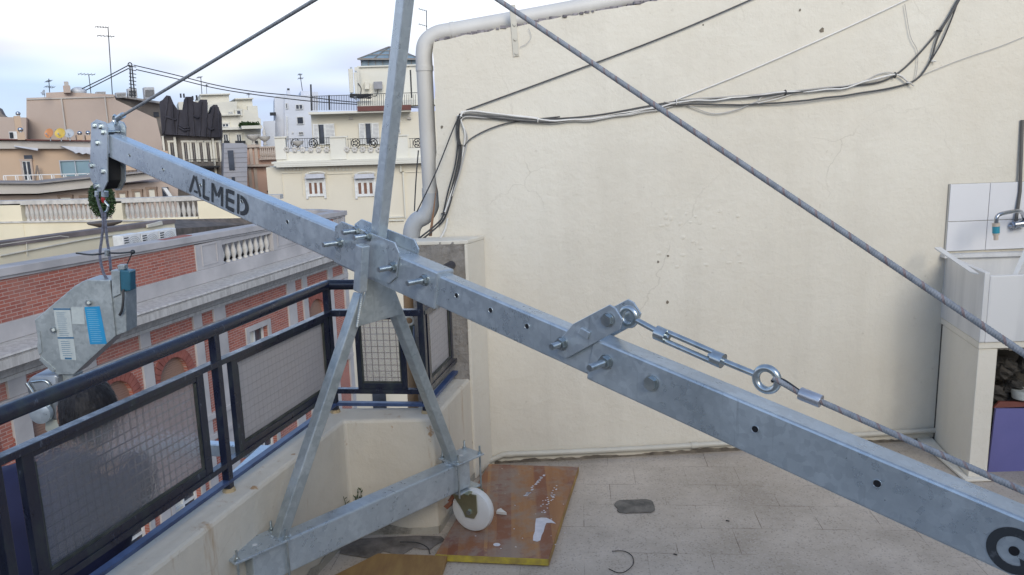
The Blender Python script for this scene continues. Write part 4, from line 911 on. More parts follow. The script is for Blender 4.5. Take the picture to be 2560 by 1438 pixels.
# motor
def rbox(mb,c,s,r):
    pass
m3=MB(); m3.prism([H(x,y,-.02) for x,y in ((64,960),(72,948),(85,938),(138,936),(146,945),(150,1052),(112,1048),(90,1020),(72,1000))],(0,.16,0)); m3.build('motor_cover',simple('grey_cast_metal',(.33,.35,.37),(.24,.26,.28),8,.35,.6),th_,bevel=.014,smooth=True)
mb=MB(); mb.tube(cr_spline([H(x,y,-.03) for x,y in ((66,958),(78,975),(92,1000),(100,1030))],6),.008,10); mb.tube(cr_spline([H(x,y,-.03) for x,y in ((78,955),(110,952),(124,965),(126,1000),(122,1040))],6),.006,10); mb.build('cover_rib',ZINC,th_,smooth=True)
mb=MB(); mb.lathe(H(108,1030,-.03),[(.05,0),(.05,-.03),(.03,-.036),(.012,-.036)],24,ax=(0,1,0)); mb.build('gear_cap',GALV,th_,smooth=True)
MB().prism([H(x,y,.02) for x,y in ((141,937),(183,938),(190,1075),(150,1075))],(0,.09,0)).build('lower_housing',GALV2,th_,bevel=.003)
MB().prism([H(x,y,-.01) for x,y in ((112,1052),(158,1048),(175,1066),(128,1096),(112,1075))],(0,.05,0)).build('rope_guide',simple('pale_grey_metal',(.46,.48,.42),None,8,.5,.3),th_,bevel=.006)
# hook and sling between pulley head and hoist
hk=thing('lifting_hook',H(262,500),'steel hook with red safety latch and wire rope sling below the beam tip','hook')
hc=Q(247,479,.05)
Hm=lambda x,y:PY(x,y,hc.y)
mb=MB(); mb.cyl(Hm(242,478),Hm(242,492),.011,n=12); mb.cyl(Hm(262,478),Hm(262,492),.018,n=12); mb.build('swivel',GALV,hk,smooth=True)
mb=MB(); mb.tube(cr_spline([Hm(258,492),Hm(262,505),Hm(270,515),Hm(268,527),Hm(260,534)],6),.0065,10); mb.build('hook',ZINC,hk,smooth=True)
mb=MB(); mb.ell(Hm(258,499),.011,.009,.020); mb.build('safety_latch',REDP,hk,smooth=True)
def sl(pts,r=.0065):
    P=cr_spline([PY(x,y,hc.y+(YH+.03-hc.y)*(y-480)/220) for x,y in pts],30); MB().tube(P,r,12,6,90).build('sling',[simple('dull_wire_rope',(.22,.21,.24),(.12,.115,.13),50,.5,.5) if 'dull_wire_rope' not in MATS else MATS['dull_wire_rope']],hk,smooth=True)
sl([(242,490),(247,510),(255,534),(258,560),(254,600),(250,640),(258,680),(270,702)])
sl([(262,534),(264,560),(268,600),(274,640),(277,676)])
mb=MB(); mb.cyl(Hm(262,530),Hm(264,548),.011,n=12); mb.build('sleeve',DARKSTEEL,hk,smooth=True)
# ================================================================ suspended platform outside the parapet
pf=thing('suspended_platform',(-1.3,2.2,-1.05),'galvanised working platform hanging outside the parapet, its guard rails showing below the railing','platform')
zpl=.22
def K(x,y,z=zpl): return PZ(x,y,z)
pA=K(668,1128); pB=K(335,1440); pd=(pB-pA).normalized(); pB=pA+pd*2.3
pE=K(470,1118); pE=pA+(pE-pA).normalized()*.62
MB().bar(pA,pB,.055,.06).build('guard_rail',GALV,pf,bevel=.004)
MB().bar(pA+(pE-pA).normalized()*.03,pE,.05,.058).build('guard_rail',GALV,pf,bevel=.004)
MB().bar(pE,pE+(pB-pA),.05,.06).build('guard_rail',GALV,pf,bevel=.004)
for p in (pA+pd*.06,pA+pd*1.1,pB,pE+pd*.06,pE+(pB-pA)): MB().bar(V((p.x,p.y,-1.02)),V((p.x,p.y,zpl-.03)),.04,.04).build('post',GALV,pf)
MB().prism([V((p.x,p.y,-1.05)) for p in (pA,pB,pE+(pB-pA),pE)],(0,0,.03)).build('deck',GALV2,pf)
mb=MB(); a=K(480,1240,.3); 
# ================================================================ person
hp=CAM+D(222,1030)*2.55
pe=thing('person',(hp.x,hp.y,-1.02),'person in a navy jacket with thinning dark hair, bent at work behind the railing','person')
rgt=V((.88,.40,0)).normalized(); fwd=V((-.40,.88,0)).normalized()   # facing away from the viewer
def skin(name,verts,edges,mat,parent,sub=2):
    me=bpy.data.meshes.new(name); me.from_pydata([V(p[:3])-V(pe.location) for p in verts],edges,[]); o=bpy.data.objects.new(name,me); S.collection.objects.link(o)
    sm=o.modifiers.new('skin','SKIN'); 
    for i,p in enumerate(verts):
        r=p[3]; me.skin_vertices[0].data[i].radius=(r,r) if not hasattr(r,'__len__') else r
    me.skin_vertices[0].data[0].use_root=True
    s2=o.modifiers.new('sub','SUBSURF'); s2.levels=sub; s2.render_levels=sub; me.materials.append(mat)
    dg=bpy.context.evaluated_depsgraph_get(); m2=bpy.data.meshes.new_from_object(o.evaluated_get(dg)); o.modifiers.clear(); o.data=m2
    for p in m2.polygons: p.use_smooth=True
    o.parent=parent; rootloc[o.name]=V(pe.location); return o
def L3(r,f_,z,rad): p=V((hp.x,hp.y,0))+rgt*r+fwd*f_; return (p.x,p.y,z,rad)
hz=hp.z
cz=hz-.15   # shoulder height
# body: pelvis root, spine, neck, head, arms with hands, legs
Vb=[L3(-.22,-.12,-.15,.10),L3(-.18,-.11,.08,.10),L3(-.09,-.08,cz-.03,.10),L3(-.03,-.03,hz-.15,.055),L3(0,.0,hz-.02,.075),L3(0,.02,hz+.03,.07)]
Eb=[(0,1),(1,2),(2,3),(3,4),(4,5)]
def limb(start,pts):
    i=start
    for p in pts: Vb.append(p); Eb.append((i,len(Vb)-1)); i=len(Vb)-1
    return i
for sg in(-1,1):
    sh=limb(2,[L3(-.10+sg*.15,-.06,cz-.04,.05),L3(-.10+sg*.18,.05,cz-.24,.04),L3(-.06+sg*.13,.28,cz-.18,.03),L3(-.04+sg*.12,.36,cz-.16,.026)])
    for k in range(4): limb(sh,[L3(-.04+sg*.12+(k-1.5)*.02,.43,cz-.15,.009),L3(-.04+sg*.12+(k-1.5)*.02,.46+.004*k,cz-.165,.0085),L3(-.04+sg*.12+(k-1.5)*.02,.47,cz-.185,.008)])
    limb(sh,[L3(-.04+sg*.085,.39,cz-.17,.010),L3(-.04+sg*.07,.41,cz-.19,.009)])
    limb(0,[L3(-.22+sg*.09,-.12,-.25,.085),L3(-.22+sg*.10,-.10,-.60,.055),L3(-.22+sg*.10,-.14,-.93,.04),L3(-.22+sg*.10,-.04,-.99,.035)])
skin('body',Vb,Eb,SKIN,pe)
# head detail: ears and nose as parts of the face
Vj=[L3(-.24,-.10,-.18,.18),L3(-.21,-.10,.0,.19),L3(-.17,-.09,.16,.20),L3(-.11,-.07,cz-.10,.19),L3(-.04,-.04,cz-.01,.14),L3(-.02,-.02,cz+.05,.08)]
Ej=[(0,1),(1,2),(2,3),(3,4),(4,5)]; Vb=Vj; Eb=Ej
for sg in(-1,1): limb(3,[L3(-.10+sg*.17,-.06,cz-.06,.10),L3(-.10+sg*.18,.05,cz-.24,.062),L3(-.07+sg*.13,.26,cz-.18,.048)])
skin('jacket',Vb,Eb,JACK,pe)
Vb=[L3(-.22,-.12,-.16,.14)]; Eb=[]
for sg in(-1,1): limb(0,[L3(-.22+sg*.09,-.12,-.25,.10),L3(-.22+sg*.10,-.10,-.60,.075),L3(-.22+sg*.10,-.14,-.92,.06)])
skin('trousers',Vb,Eb,TROU,pe)
# skull / face (continuous ellipsoid blended over the skinned head), tilted forward
hd=MB(); n,m_=28,20; hcv=V((hp.x,hp.y,hz)); 
vs=[];fs=[]
for j in range(m_+1):
    p=math.pi*j/m_
    for i in range(n):
        q=2*math.pi*i/n; d=V((math.sin(p)*math.cos(q),math.sin(p)*math.sin(q),math.cos(p)))
        v=rgt*d.x*.078+fwd*d.y*.098+V((0,0,1))*d.z*.112
        if d.y>.9 and -.25<d.z<.05: v+=fwd*.018
        if abs(d.x)>.93: v+=rgt*(.012 if d.x>0 else -.012)
        vs.append(hcv+v)
for j in range(m_):
    for i in range(n): fs.append([j*n+i,(j+1)*n+i,(j+1)*n+(i+1)%n,j*n+(i+1)%n])
hd.add(vs,fs); hd.build('head',SKIN,pe,smooth=True)
# hair: strands over back and sides, thin on the crown
hr=MB(); rnd=random.Random(3)
crown=hcv+fwd*-.01+rgt*.0+V((0,0,.11))
vs=[];fs=[]
n,m_=36,22
keep=set()
for j in range(m_+1):
    p=math.pi*.80*j/m_
    for i in range(n):
        q=2*math.pi*i/n; d=V((math.sin(p)*math.cos(q),math.sin(p)*math.sin(q),math.cos(p)))
        k=1.07+.05*mnoise.noise(d*6)
        vs.append(hcv+(rgt*d.x*.080+fwd*d.y*.100+V((0,0,1))*d.z*.113)*k)
        if not (d.z>.86 and d.y<.5 and abs(d.x+.05)<.42 ) and not (d.y>.55 and d.z<.35): keep.add(j*n+i)
for j in range(m_):
    for i in range(n):
        f_=[j*n+i,(j+1)*n+i,(j+1)*n+(i+1)%n,j*n+(i+1)%n]
        if all(v in keep for v in f_): fs.append(f_)
hr.add(vs,fs)
for k in range(5200):
    z=rnd.uniform(-.55,1); a=rnd.uniform(0,2*math.pi); rr=math.sqrt(max(0,1-z*z)); d=V((rr*math.cos(a),rr*math.sin(a),z))
    if d.y>.55 and d.z<.4: continue
    thin=(d.z>.85 and abs(d.x)<.4 and d.y<.5)
    if thin and rnd.random()<.78: continue
    b0=hcv+(rgt*d.x*.082+fwd*d.y*.102+V((0,0,1))*d.z*.115)
    nrm=(rgt*d.x+fwd*d.y+V((0,0,d.z))).normalized()
    fl_=((b0-crown)-nrm*(b0-crown).dot(nrm)).normalized()+V((rnd.uniform(-.25,.25),rnd.uniform(-.25,.25),rnd.uniform(-.3,.0)))
    L_=rnd.uniform(.018,.034); s_=nrm.cross(fl_).normalized()*.0011
    p1=b0+fl_.normalized()*L_*.6+nrm*.003; p2=b0+fl_.normalized()*L_+nrm*.001
    hr.add([b0-s_,b0+s_,p1+s_*.8,p1-s_*.8,p2],[(0,1,2,3),(3,2,4)])
hr.build('hair',HAIR,pe)
# ================================================================ things between railing and neighbour
tb_=MB(); tb_.cyl(PY(1021,690,3.75),PY(1038,1120,3.75),.028,n=18); tb_.build('tan_pole',TUBE,smooth=True,label='tan upright tube outside the railing beside the concrete pier',cat='pole')
hw=thing('pipe_clamp',PY(1030,830,3.66),'grey hooked clamp and cable ends hanging beside the tan tube','clamp')
mb=MB(); mb.torus(PY(1023,802,3.66),(0,1,.2),.022,.007,18,8); mb.build('hook',PIPEC,hw,smooth=True)
mb=MB(); mb.tube(cr_spline([PY(1035,815,3.66),PY(1036,860,3.66),PY(1043,880,3.66),PY(1046,905,3.66)],6),[.006]*7+[.011]*12,10); mb.build('insulated_end',simple('grey_blue_tape',(.20,.23,.30),None,10,.5),hw,smooth=True)
mb=MB()
for k in range(4): mb.tube([PY(1026+k*3,812,3.66),PY(1028+k*3,850-k*5,3.66)],.0025,6)
mb.build('wire_end',simple('green_wire',(.05,.10,.09),None,9,.5),hw)
mb=MB(); mb.torus(PY(1034,739,3.66),(0,1,.1),.009,.0022,16,6); mb.torus(PY(1036,750,3.66),(.8,.2,.1),.006,.002,14,6); mb.build('eye_bolt',ZINC,hw,smooth=True)
exec_far=True
# ================================================================ FAR: brick building across the street
def FS(x,y,o=0):
    P=PP(x,y,FP0+fn*o,fn); return P.dot(fd),P.z
def F3(s,z,o=0): return fd*s+fn*(o-14)+V((0,0,z))
bb=thing('brick_building',F3(18,-18,-5),'red brick and grey stone building with arched windows across the street','building')
SE=FS(866,700)[0]     # corner
S0=2.0
def fbox(mb,s0,s1,z0,z1,o0,o1,mi=0): mb.prism([F3(s0,z0,o0),F3(s1,z0,o0),F3(s1,z1,o0),F3(s0,z1,o0)],fn*(o1-o0),mi)
def fsl(mb,s0,s1,zf0,zf1,o0,o1): # z at s0 and s1 given (bottom,top) pairs
    mb.prism([F3(s0,zf0[0],o0),F3(s1,zf1[0],o0),F3(s1,zf1[1],o0),F3(s0,zf0[1],o0)],fn*(o1-o0))
def arch(sc,hw,zb_,zs,n=12): # sill z, spring z
    return [(sc-hw,zb_),(sc+hw,zb_)]+[(sc+hw*math.cos(math.pi*k/n),zs+hw*math.sin(math.pi*k/n)) for k in range(n+1)]
archs=[]
for x0,x1,yt in ((78,150,1035),(252,328,952),(402,466,890),(778,806,742)):
    sa=FS(x0,yt+60)[0]; sb_=FS(x1,yt+40)[0]; sc=(sa+sb_)/2; hw_=min(.62,max(.45,(sb_-sa)/2)); zt_=FS((x0+x1)/2,yt)[1]; archs.append((sc,hw_,zt_))
print('archs',archs,'SE',SE)
zA=sum(a[2] for a in archs)/len(archs)
archs=[(a[0],.56,zA) for a in archs]
archs=[(archs[0][0]-1.9*k,.56,zA) for k in (4,3,2,1)]+archs
rw=[]
for x0,x1,yt in ((622,668,815),):
    sa=FS(x0,yt+30)[0]; sb_=FS(x1,yt+10)[0]; rw.append((sa,sb_,FS(645,yt+6)[1]))
print('rw',rw)
holes=[];fl2z=[]
for sc,hw_,zt_ in archs: holes.append(arch(sc,hw_,zt_-1.7,zt_-hw_))
for sa,sb_,zt_ in rw: holes.append([(sa,zt_-1.6),(sb_,zt_-1.6),(sb_,zt_),(sa,zt_)])
# lower storeys
low=[]
for st in range(1,4):
    for sc,hw_,zt_ in archs: low.append((sc-.55,sc+.55,zt_-3.0*st-.35))
    for sa,sb_,zt_ in rw: low.append((sa,sb_,zt_-3.2*st))
for sa,sb_,zt_ in low: holes.append([(sa,zt_-1.6),(sb_,zt_-1.6),(sb_,zt_),(sa,zt_)])
mb=holed([(S0,-18),(SE,-18),(SE,-2.9),(S0,-2.9)],holes,lambda s,z:F3(s,z,0),-fn*.22)
fbox(mb,S0,FS(487,640)[0],-1.9,-.80,-.02,-.30); fbox(mb,FS(745,600)[0],SE,-1.9,-1.0,-.02,-.30); mb.build('wall',BRICK,bb)
# upper brick parapet field between x=-inf and 487
sP=FS(487,640)[0]; sB1=FS(555,640)[0]; sB2=FS(680,600)[0]; s3=FS(745,600)[0]; s4=FS(833,560)[0]
cz0=lambda s:-.70-.021*(s-12.5)   # coping top line drops gently
def zc_(s): return cz0(s)
mb=MB()
for a,b2 in((S0,sP),(s3,s4)): mb.prism([F3(a,-1.80,.0),F3(b2,-1.80,.0),F3(b2,zc_(b2)-.236,.0),F3(a,zc_(a)-.236,.0)],-fn*.018)
mb.build('parapet_brick',BRICK,bb)
mb=MB(); fsl(mb,S0,SE+.25,(zc_(S0)-.17,zc_(S0)),(zc_(SE)-.17,zc_(SE)),-.42,.10); fsl(mb,S0,SE+.2,(zc_(S0)-.235,zc_(S0)-.172),(zc_(SE)-.235,zc_(SE)-.172),-.3,.045); mb.build('coping',STONE,bb,bevel=.015)
for a,b2 in((sP,sB1),(sB2,s3),(s4,SE+.18)): mb=MB(); fbox(mb,a,b2,-1.80,zc_((a+b2)/2)-.25,-.3,.035); mb.build('pedestal',STONE,bb,bevel=.01)
mb=MB(); fbox(mb,S0,SE+.12,-2.174,-1.802,-.3,.05); mb.build('plinth_course',STONE,bb,bevel=.01)
for a,b2 in((sP,sB1),(sB2,s3),(s4,SE+.18)):
    mb=MB()
    for q0,q1,z0,z1 in((a+.25,b2-.25,-1.05,-1.02),(a+.25,b2-.25,-1.6,-1.57),(a+.25,a+.28,-1.57,-1.05),(b2-.28,b2-.25,-1.57,-1.05)):
        if q1>q0: fbox(mb,q0,q1,z0-.1,z1-.1,.0355,.055)
    mb.build('panel_moulding',STONE,bb)
# balusters
prof=[(.07,0),(.07,.05),(.045,.07),(.05,.11),(.085,.22),(.08,.30),(.045,.46),(.04,.52),(.06,.56),(.065,.6),(.07,.62)]
nB=9; zB=-1.80
mbb=MB(); mbb.lathe((0,0,0),prof,12); bal0=mbb.build('baluster',BALU,bb,smooth=True,bevel=0)
rootb=bb.location
bal0.location=F3(sB1+.15,zB,-.12)-V(bb.location); 
# verts were offset by root; rebuild around its own origin
me=bal0.data
for v in me.vertices: v.co=v.co+V(bb.location)
for k in range(1,nB):
    c=bal0.copy(); S.collection.objects.link(c); c.parent=bb; c.location=F3(sB1+.15+(sB2-sB1-.3)*k/(nB-1),zB,-.12)-V(bb.location)
mb=MB(); fsl(mb,sB1,sB2,(-1.24+0,zc_(sB1)-.237),(-1.24,zc_(sB2)-.237),-.26,.0); mb.build('balustrade_rail',STONE,bb)
# cornice: sloping top, fascia, soffit
mb=MB()
prf=[(-.02,-2.175),(.05,-2.18),(.80,-2.21),(.82,-2.25),(.76,-2.28),(.76,-2.30),(.80,-2.31),(.80,-2.49),(.62,-2.53),(.55,-2.62),(.24,-2.70),(.20,-2.82),(.12,-2.86),(.12,-2.94),(-.02,-2.94)]
zoff=FS(0,925,.78)[1]; print('cornice z at fascia bottom px:',FS(0,925,.78),FS(480,770,.78),FS(880,640,.78),'top', FS(0,905,.8))
dz=0
mb.prism([F3(S0,z+dz,o) for o,z in prf],fd*(SE+.75-S0)); mb.build('cornice',STREAK,bb)
# frieze pilasters & bands
pil=[(345,372,845),(477,499,780),(528,558,760),(713,734,705),(751,763,690),(815,827,665)]
mb=MB(); mb2=MB()
for x0,x1,y in pil:
    a=FS(x0,y)[0]; b2=FS(x1,y)[0]; fbox(mb,a,b2,-3.33,-2.93,-.05,.06); fbox(mb,a,b2,-18,-3.50,-.05,.055)
sx0=FS(345,845)[0]
for k in range(1,6):
    a=sx0-1.9*k; fbox(mb,a,a+.45,-3.33,-2.93,-.05,.06); fbox(mb,a,a+.45,-18,-3.50,-.05,.055)
fbox(mb,SE-.28,SE+.02,-18,-2.93,-.1,.07)
mb.build('pilaster',STONE,bb,bevel=.01)
mb=MB(); fbox(mb,S0,SE,-3.50,-3.33,-.05,.10)
for zz in (-5.85,-6.45,-9.8,-13.7): fbox(mb,S0,SE,zz-.16,zz,-.05,.10)
mb.build('string_course',STONE,bb,bevel=.012)
mb=MB(); fbox(mb,S0,SE,-3.33,-2.93,-.02,.004); mb.build('frieze_brick',BRICK,bb)
# arch surrounds and blinds
for sc,hw_,zt_ in archs:
    mb=MB(); zs=zt_-hw_; n=15
    for k in range(n):
        a0,a1=math.pi*(k+.06)/n,math.pi*(k+.94)/n
        P=[F3(sc+r*math.cos(q),zs+r*math.sin(q),.0) for q,r in((a0,hw_),(a1,hw_),(a1,hw_+.26),(a0,hw_+.26))]; mb.prism(P,fn*.035)
    for sg in(-1,1):
        for k in range(14): z0=zs-.10*(k+1); mb.prism([F3(sc+sg*hw_,z0+.008,0),F3(sc+sg*(hw_+.2+.06*(k%2)),z0+.008,0),F3(sc+sg*(hw_+.2+.06*(k%2)),z0+.092,0),F3(sc+sg*hw_,z0+.092,0)],fn*.025)
    wv_=mb.build('arch_surround',simple('arch_brick',(.30,.10,.075),(.22,.07,.055),4,.9) if 'arch_brick' not in MATS else MATS['arch_brick'],bb)
    g=MB(); pts=[F3(s,z,-.20) for s,z in arch(sc,hw_+.01,zt_-1.7,zs)]; g.prism(pts,-fn*.02); wi=g.build('window',GLASSD,bb)
    g=MB()
    zz=zs+hw_
    bl=zt_-.80-.2*random.random()
    k=0
    while zz>bl:
        hwz=hw_ if zz-.06<zs else math.sqrt(max(.0004,hw_**2-(zz-.06-zs)**2))
        fbox(g,sc-hwz,sc+hwz,zz-.055,zz,-.12-.0,-.10); zz-=.062
    g.build('blind',SHUT,wi)
    g=MB()
    for s_ in (-hw_+.03,0,hw_-.03): fbox(g,sc+s_-.03,sc+s_+.03,zt_-1.7,bl,-.19,-.14)
    fbox(g,sc-hw_,sc+hw_,zt_-1.45,zt_-1.40,-.188,-.142); g.build('frame',WHITEP,wi)
for sa,sb_,zt_ in rw+low:
    if zt_<-12.5: continue
    mb=MB(); w_=.17
    fbox(mb,sa-w_,sa,zt_-1.6,zt_+w_,0,.05); fbox(mb,sb_,sb_+w_,zt_-1.6,zt_+w_,0,.05); fbox(mb,sa,sb_,zt_,zt_+w_,0,.0505); fbox(mb,sa-w_-.05,sb_+w_+.05,zt_-1.75,zt_-1.6,0,.12); mb.build('window_surround',STONE,bb,bevel=.008)
    g=MB(); fbox(g,sa,sb_,zt_-1.6,zt_,-.2,-.22); wi=g.build('window',GLASSD,bb)
    g=MB(); 
    for s_ in (sa+.03,(sa+sb_)/2,sb_-.03): fbox(g,s_-.03,s_+.03,zt_-1.6,zt_,-.195,-.14)
    fbox(g,sa,sb_,zt_-.8,zt_-.74,-.194,-.141); g.build('frame',WHITEP,wi)
    g=MB(); fbox(g,sa+.06,(sa+sb_)/2-.03,zt_-1.5,zt_-.02,-.198,-.19); g.build('curtain',OFFW,wi)
# mass behind, corner return and rounded end
mb=MB(); fbox(mb,S0,SE-.01,-18,-2.4,-.25,-9); mb.build('core',YEL,bb)
mb=MB(); a=[F3(SE-.02,-18,-.05),F3(SE+.55,-18,-1.4),F3(SE+.75,-18,-3.5),F3(SE-.02,-18,-9)]; mb.prism(a,(0,0,15.9)); mb.build('corner_wall',BRICK,bb)
cp=[F3(SE+.1,0,.1)]+[F3(SE+.25+.75*math.sin(q),0,-.5-1.6*(1-math.cos(q))*1.2) for q in (.4,.8,1.2,1.6)]+[F3(SE+1.0,0,-6.0)]
zsE=zc_(SE)
mb=MB()
for i in range(len(cp)-1):
    a,b2=cp[i],cp[i+1]; n_=V((-(b2-a).y,(b2-a).x,0)).normalized()
    mb.prism([at(a,zsE-.17),at(b2,zsE-.17),at(b2+n_*.42,zsE-.17),at(a+n_*.42,zsE-.17)],(0,0,.17)); mb.prism([at(a+n_*.08,-3.0),at(b2+n_*.08,-3.0),at(b2+n_*.38,-3.0),at(a+n_*.38,-3.0)],(0,0,3.0+zsE-.171))
mb.build('corner_parapet',STONE,bb,bevel=.01)
# roof inside the parapet
mb=MB(); fbox(mb,S0,SE-.02,-1.75,-1.70,-.45,-12); mb.build('roof',ROOFT,bb)
# inner yellow face of the far parapet
YB=1.0
def R2(x,y,o): # point on a plane parallel to the facade, o behind it
    return PP(x,y,FP0+fn*o,fn)
# low roof room: yellow wall with dark coping, dir of the facade, 2.2 m behind
a=R2(0,605,-2.4); b2=R2(435,548,-2.4); 
rr=thing('roof_wall',at(a.lerp(b2,.5),-1.7),'long low yellow roof wall with dark coping and conduit behind the brick parapet','wall')
mb=MB(); a2=a-(b2-a)*.8; mb.prism([at(a2,-1.7),at(b2,-1.7),at(b2,b2.z-.12),at(a2,a2.z-.12)],-fn*.25); mb.build('wall',YEL,rr)
mb=MB(); mb.prism([at(a2,a2.z-.12)+fn*.05,b2-V((0,0,.12))+fn*.05,b2+fn*.05,a2+fn*.05],-fn*.40); mb.build('coping',simple('dark_mossy_stone',(.20,.165,.16),(.13,.11,.105),2,.9,detail=9),rr)
mb=MB(); mb.tube([R2(0,640,-2.36),R2(205,600,-2.36),R2(300,585,-2.36)],.022,8); mb.tube([R2(0,612,-2.36),R2(150,590,-2.36),R2(172,593,-2.36)],.014,7); mb.tube([R2(66,606,-2.36),R2(68,640,-2.36)],.012,6); mb.build('conduit',PIPEC,rr,smooth=True)
mb=MB(); mb.prism([R2(363,562,-2.38),R2(400,552,-2.38),R2(402,562,-2.38),R2(364,570,-2.38)],fn*.08); mb.build('lamp_box',PIPEC,rr,bevel=.01)
acs=[(308,578,353,597),(354,574,397,590),(398,567,441,583)]
for i,(x0,y0,x1,y1) in enumerate(acs):
    p0=R2(x0,y1+6,-1.0); p1=R2(x1,y1+1,-1.0); h=.62; d=(at(p1,0)-at(p0,0)); wv=d.length; d.normalize(); zt_=R2((x0+x1)/2,(y0+y1)/2-2,-1.0).z
    t_=thing('air_conditioner',at(p0.lerp(p1,.5),zt_-h),['white air conditioner unit leftmost of three behind the brick parapet','white air conditioner unit in the middle of three behind the brick parapet','white air conditioner unit rightmost of three behind the brick parapet'][i],'air conditioner','air conditioners behind the brick parapet')
    mb=MB(); mb.prism([at(p0,zt_-h),at(p1,zt_-h),at(p1,zt_),at(p0,zt_)],-fn*.32); mb.build('case',WHITEP,t_,bevel=.015)
    mb=MB(); q=at(p0.lerp(p1,.58),zt_-h/2)+fn*.004
    for r in (.25,.2,.15,.1,.05): mb.torus(q,fn,r,.006,22,5)
    mb.build('fan_grille',GREYP,t_)
    mb=MB()
    for k in range(7): mb.prism([at(p0+d*.04,zt_-.09-k*.06),at(p0+d*.20,zt_-.09-k*.06),at(p0+d*.20,zt_-.06-k*.06),at(p0+d*.04,zt_-.06-k*.06)],fn*.004)
    mb.build('vent_slots',DARKSTEEL,t_)
# far parapet with balustrade: plane roughly frontal at Y=30
YT=31.0
def T(x,y,o=0): return PY(x,y,YT+o)
tb2=thing('terrace_balustrade',T(300,560),'pale yellow terrace parapet with white stone balustrades beyond the brick building','balustrade')
def tbx(mb,x0,y0,x1,y1,o=0,dp=.3): 
    a=T((x0),(y0+y1)/2,o); b2=T((x1),(y0+y1)/2,o); zt_=T((x0+x1)/2,y0,o).z; zb_=T((x0+x1)/2,y1,o).z; mb.box((a.x,YT+o,zb_),(b2.x,YT+o+dp,zt_))
mb=MB(); tbx(mb,-60,511,64,700); tbx(mb,64.2,550,290,700,.02,.28); tbx(mb,288,503,315,700); tbx(mb,315.2,545,503,700,.02,.28); tbx(mb,503,500,690,700); mb.build('wall',YEL,tb2)
# top rails (slightly sloped by perspective)
mb=MB()
for x0,y0,x1,y1 in ((-60,504,64,501.5),(64,501,290,497),(290,497,503,490),(503,490,700,487)):
    a=T(x0,y0);b2=T(x1,y1); mb.prism([a,b2,b2-V((0,0,.17)),a-V((0,0,.17))],(0,.42,0))
mb.build('coping',BALU,tb2)
k=0; mbb=MB(); mbb.lathe((0,0,0),prof,12)
p0=T(70,550,.14); hh=T(70,511,.14).z-p0.z
first=mbb.build('baluster',BALU,tb2,smooth=True)
for v in first.data.vertices: v.co=v.co+V(tb2.location)
xs=[72+ (288-76)*i/18 for i in range(19)]+[321+(500-321)*i/14 for i in range(15)]
for i,x in enumerate(xs):
    yb2=553-(x-70)*.017; p=T(x,yb2,.14); c=first if i==0 else first.copy()
    if i: S.collection.objects.link(c); c.parent=tb2
    c.location=p-V(tb2.location); c.scale=(1.0,1.0,(T(x,507-(x-70)*.02,.14).z-p.z)/.62)
mb=MB()
a=T(64,556,-.1); 
mb.prism([T(-60,556,-.06),T(64,553,-.06),T(690,545,-.06),T(690,549,-.06),T(64,557,-.06),T(-60,560,-.06)],(0,.05,0)); mb.build('string_course',BALU,tb2)
# tiled roof patch behind acs
MB().prism([T(430,549,-4),T(620,545,-.2),T(640,560,-.2),T(432,572,-6)],(0,0,-.2)).build('tiled_roof',ROOFT,label='dark mossy tiled roof strip right of the air conditioners',cat='roof')
# second yellow curved parapet near the corner
# shrub in a bowl
def shrub(name,c,rx,rz,label,leafs=2600,sz=.05,mat=LEAF):
    t_=thing(name,(c.x,c.y,c.z-rz-.35),label,'shrub'); rnd=random.Random(5)
    mb=MB(); mb.tube([c-V((0,0,rz+.15)),c-V((0,0,rz*.4))],.04,8); mb.build('stem',simple('bark',(.10,.07,.05),None,10,.9),t_)
    mb=MB(); mb.lathe(c-V((0,0,rz+.35)),[(.12,0),(.3,.08),(.52,.16),(.56,.22)],20); mb.build('planter',POT,t_,smooth=True)
    mb=MB()
    for k in range(leafs):
        d=V((rnd.gauss(0,1),rnd.gauss(0,1),rnd.gauss(0,1))).normalized(); r=rnd.uniform(.6,1.03)*(1+.10*mnoise.noise(d*3)); p=c+V((d.x*rx,d.y*rx,d.z*rz))*r
        a=V((rnd.uniform(-1,1),rnd.uniform(-1,1),rnd.uniform(-1,1))).normalized(); b2=a.orthogonal().normalized()*sz*.5; a*=sz
        mb.add([p-a,p+b2,p+a,p-b2],[(0,1,2,3)])
    mb.build('foliage',mat,t_); return t_
sc0=PY(255,500,27.5); shrub('potted_shrub',sc0,.42,.62,'dark green ball shaped shrub in a bowl on the terrace beyond the pulley head')
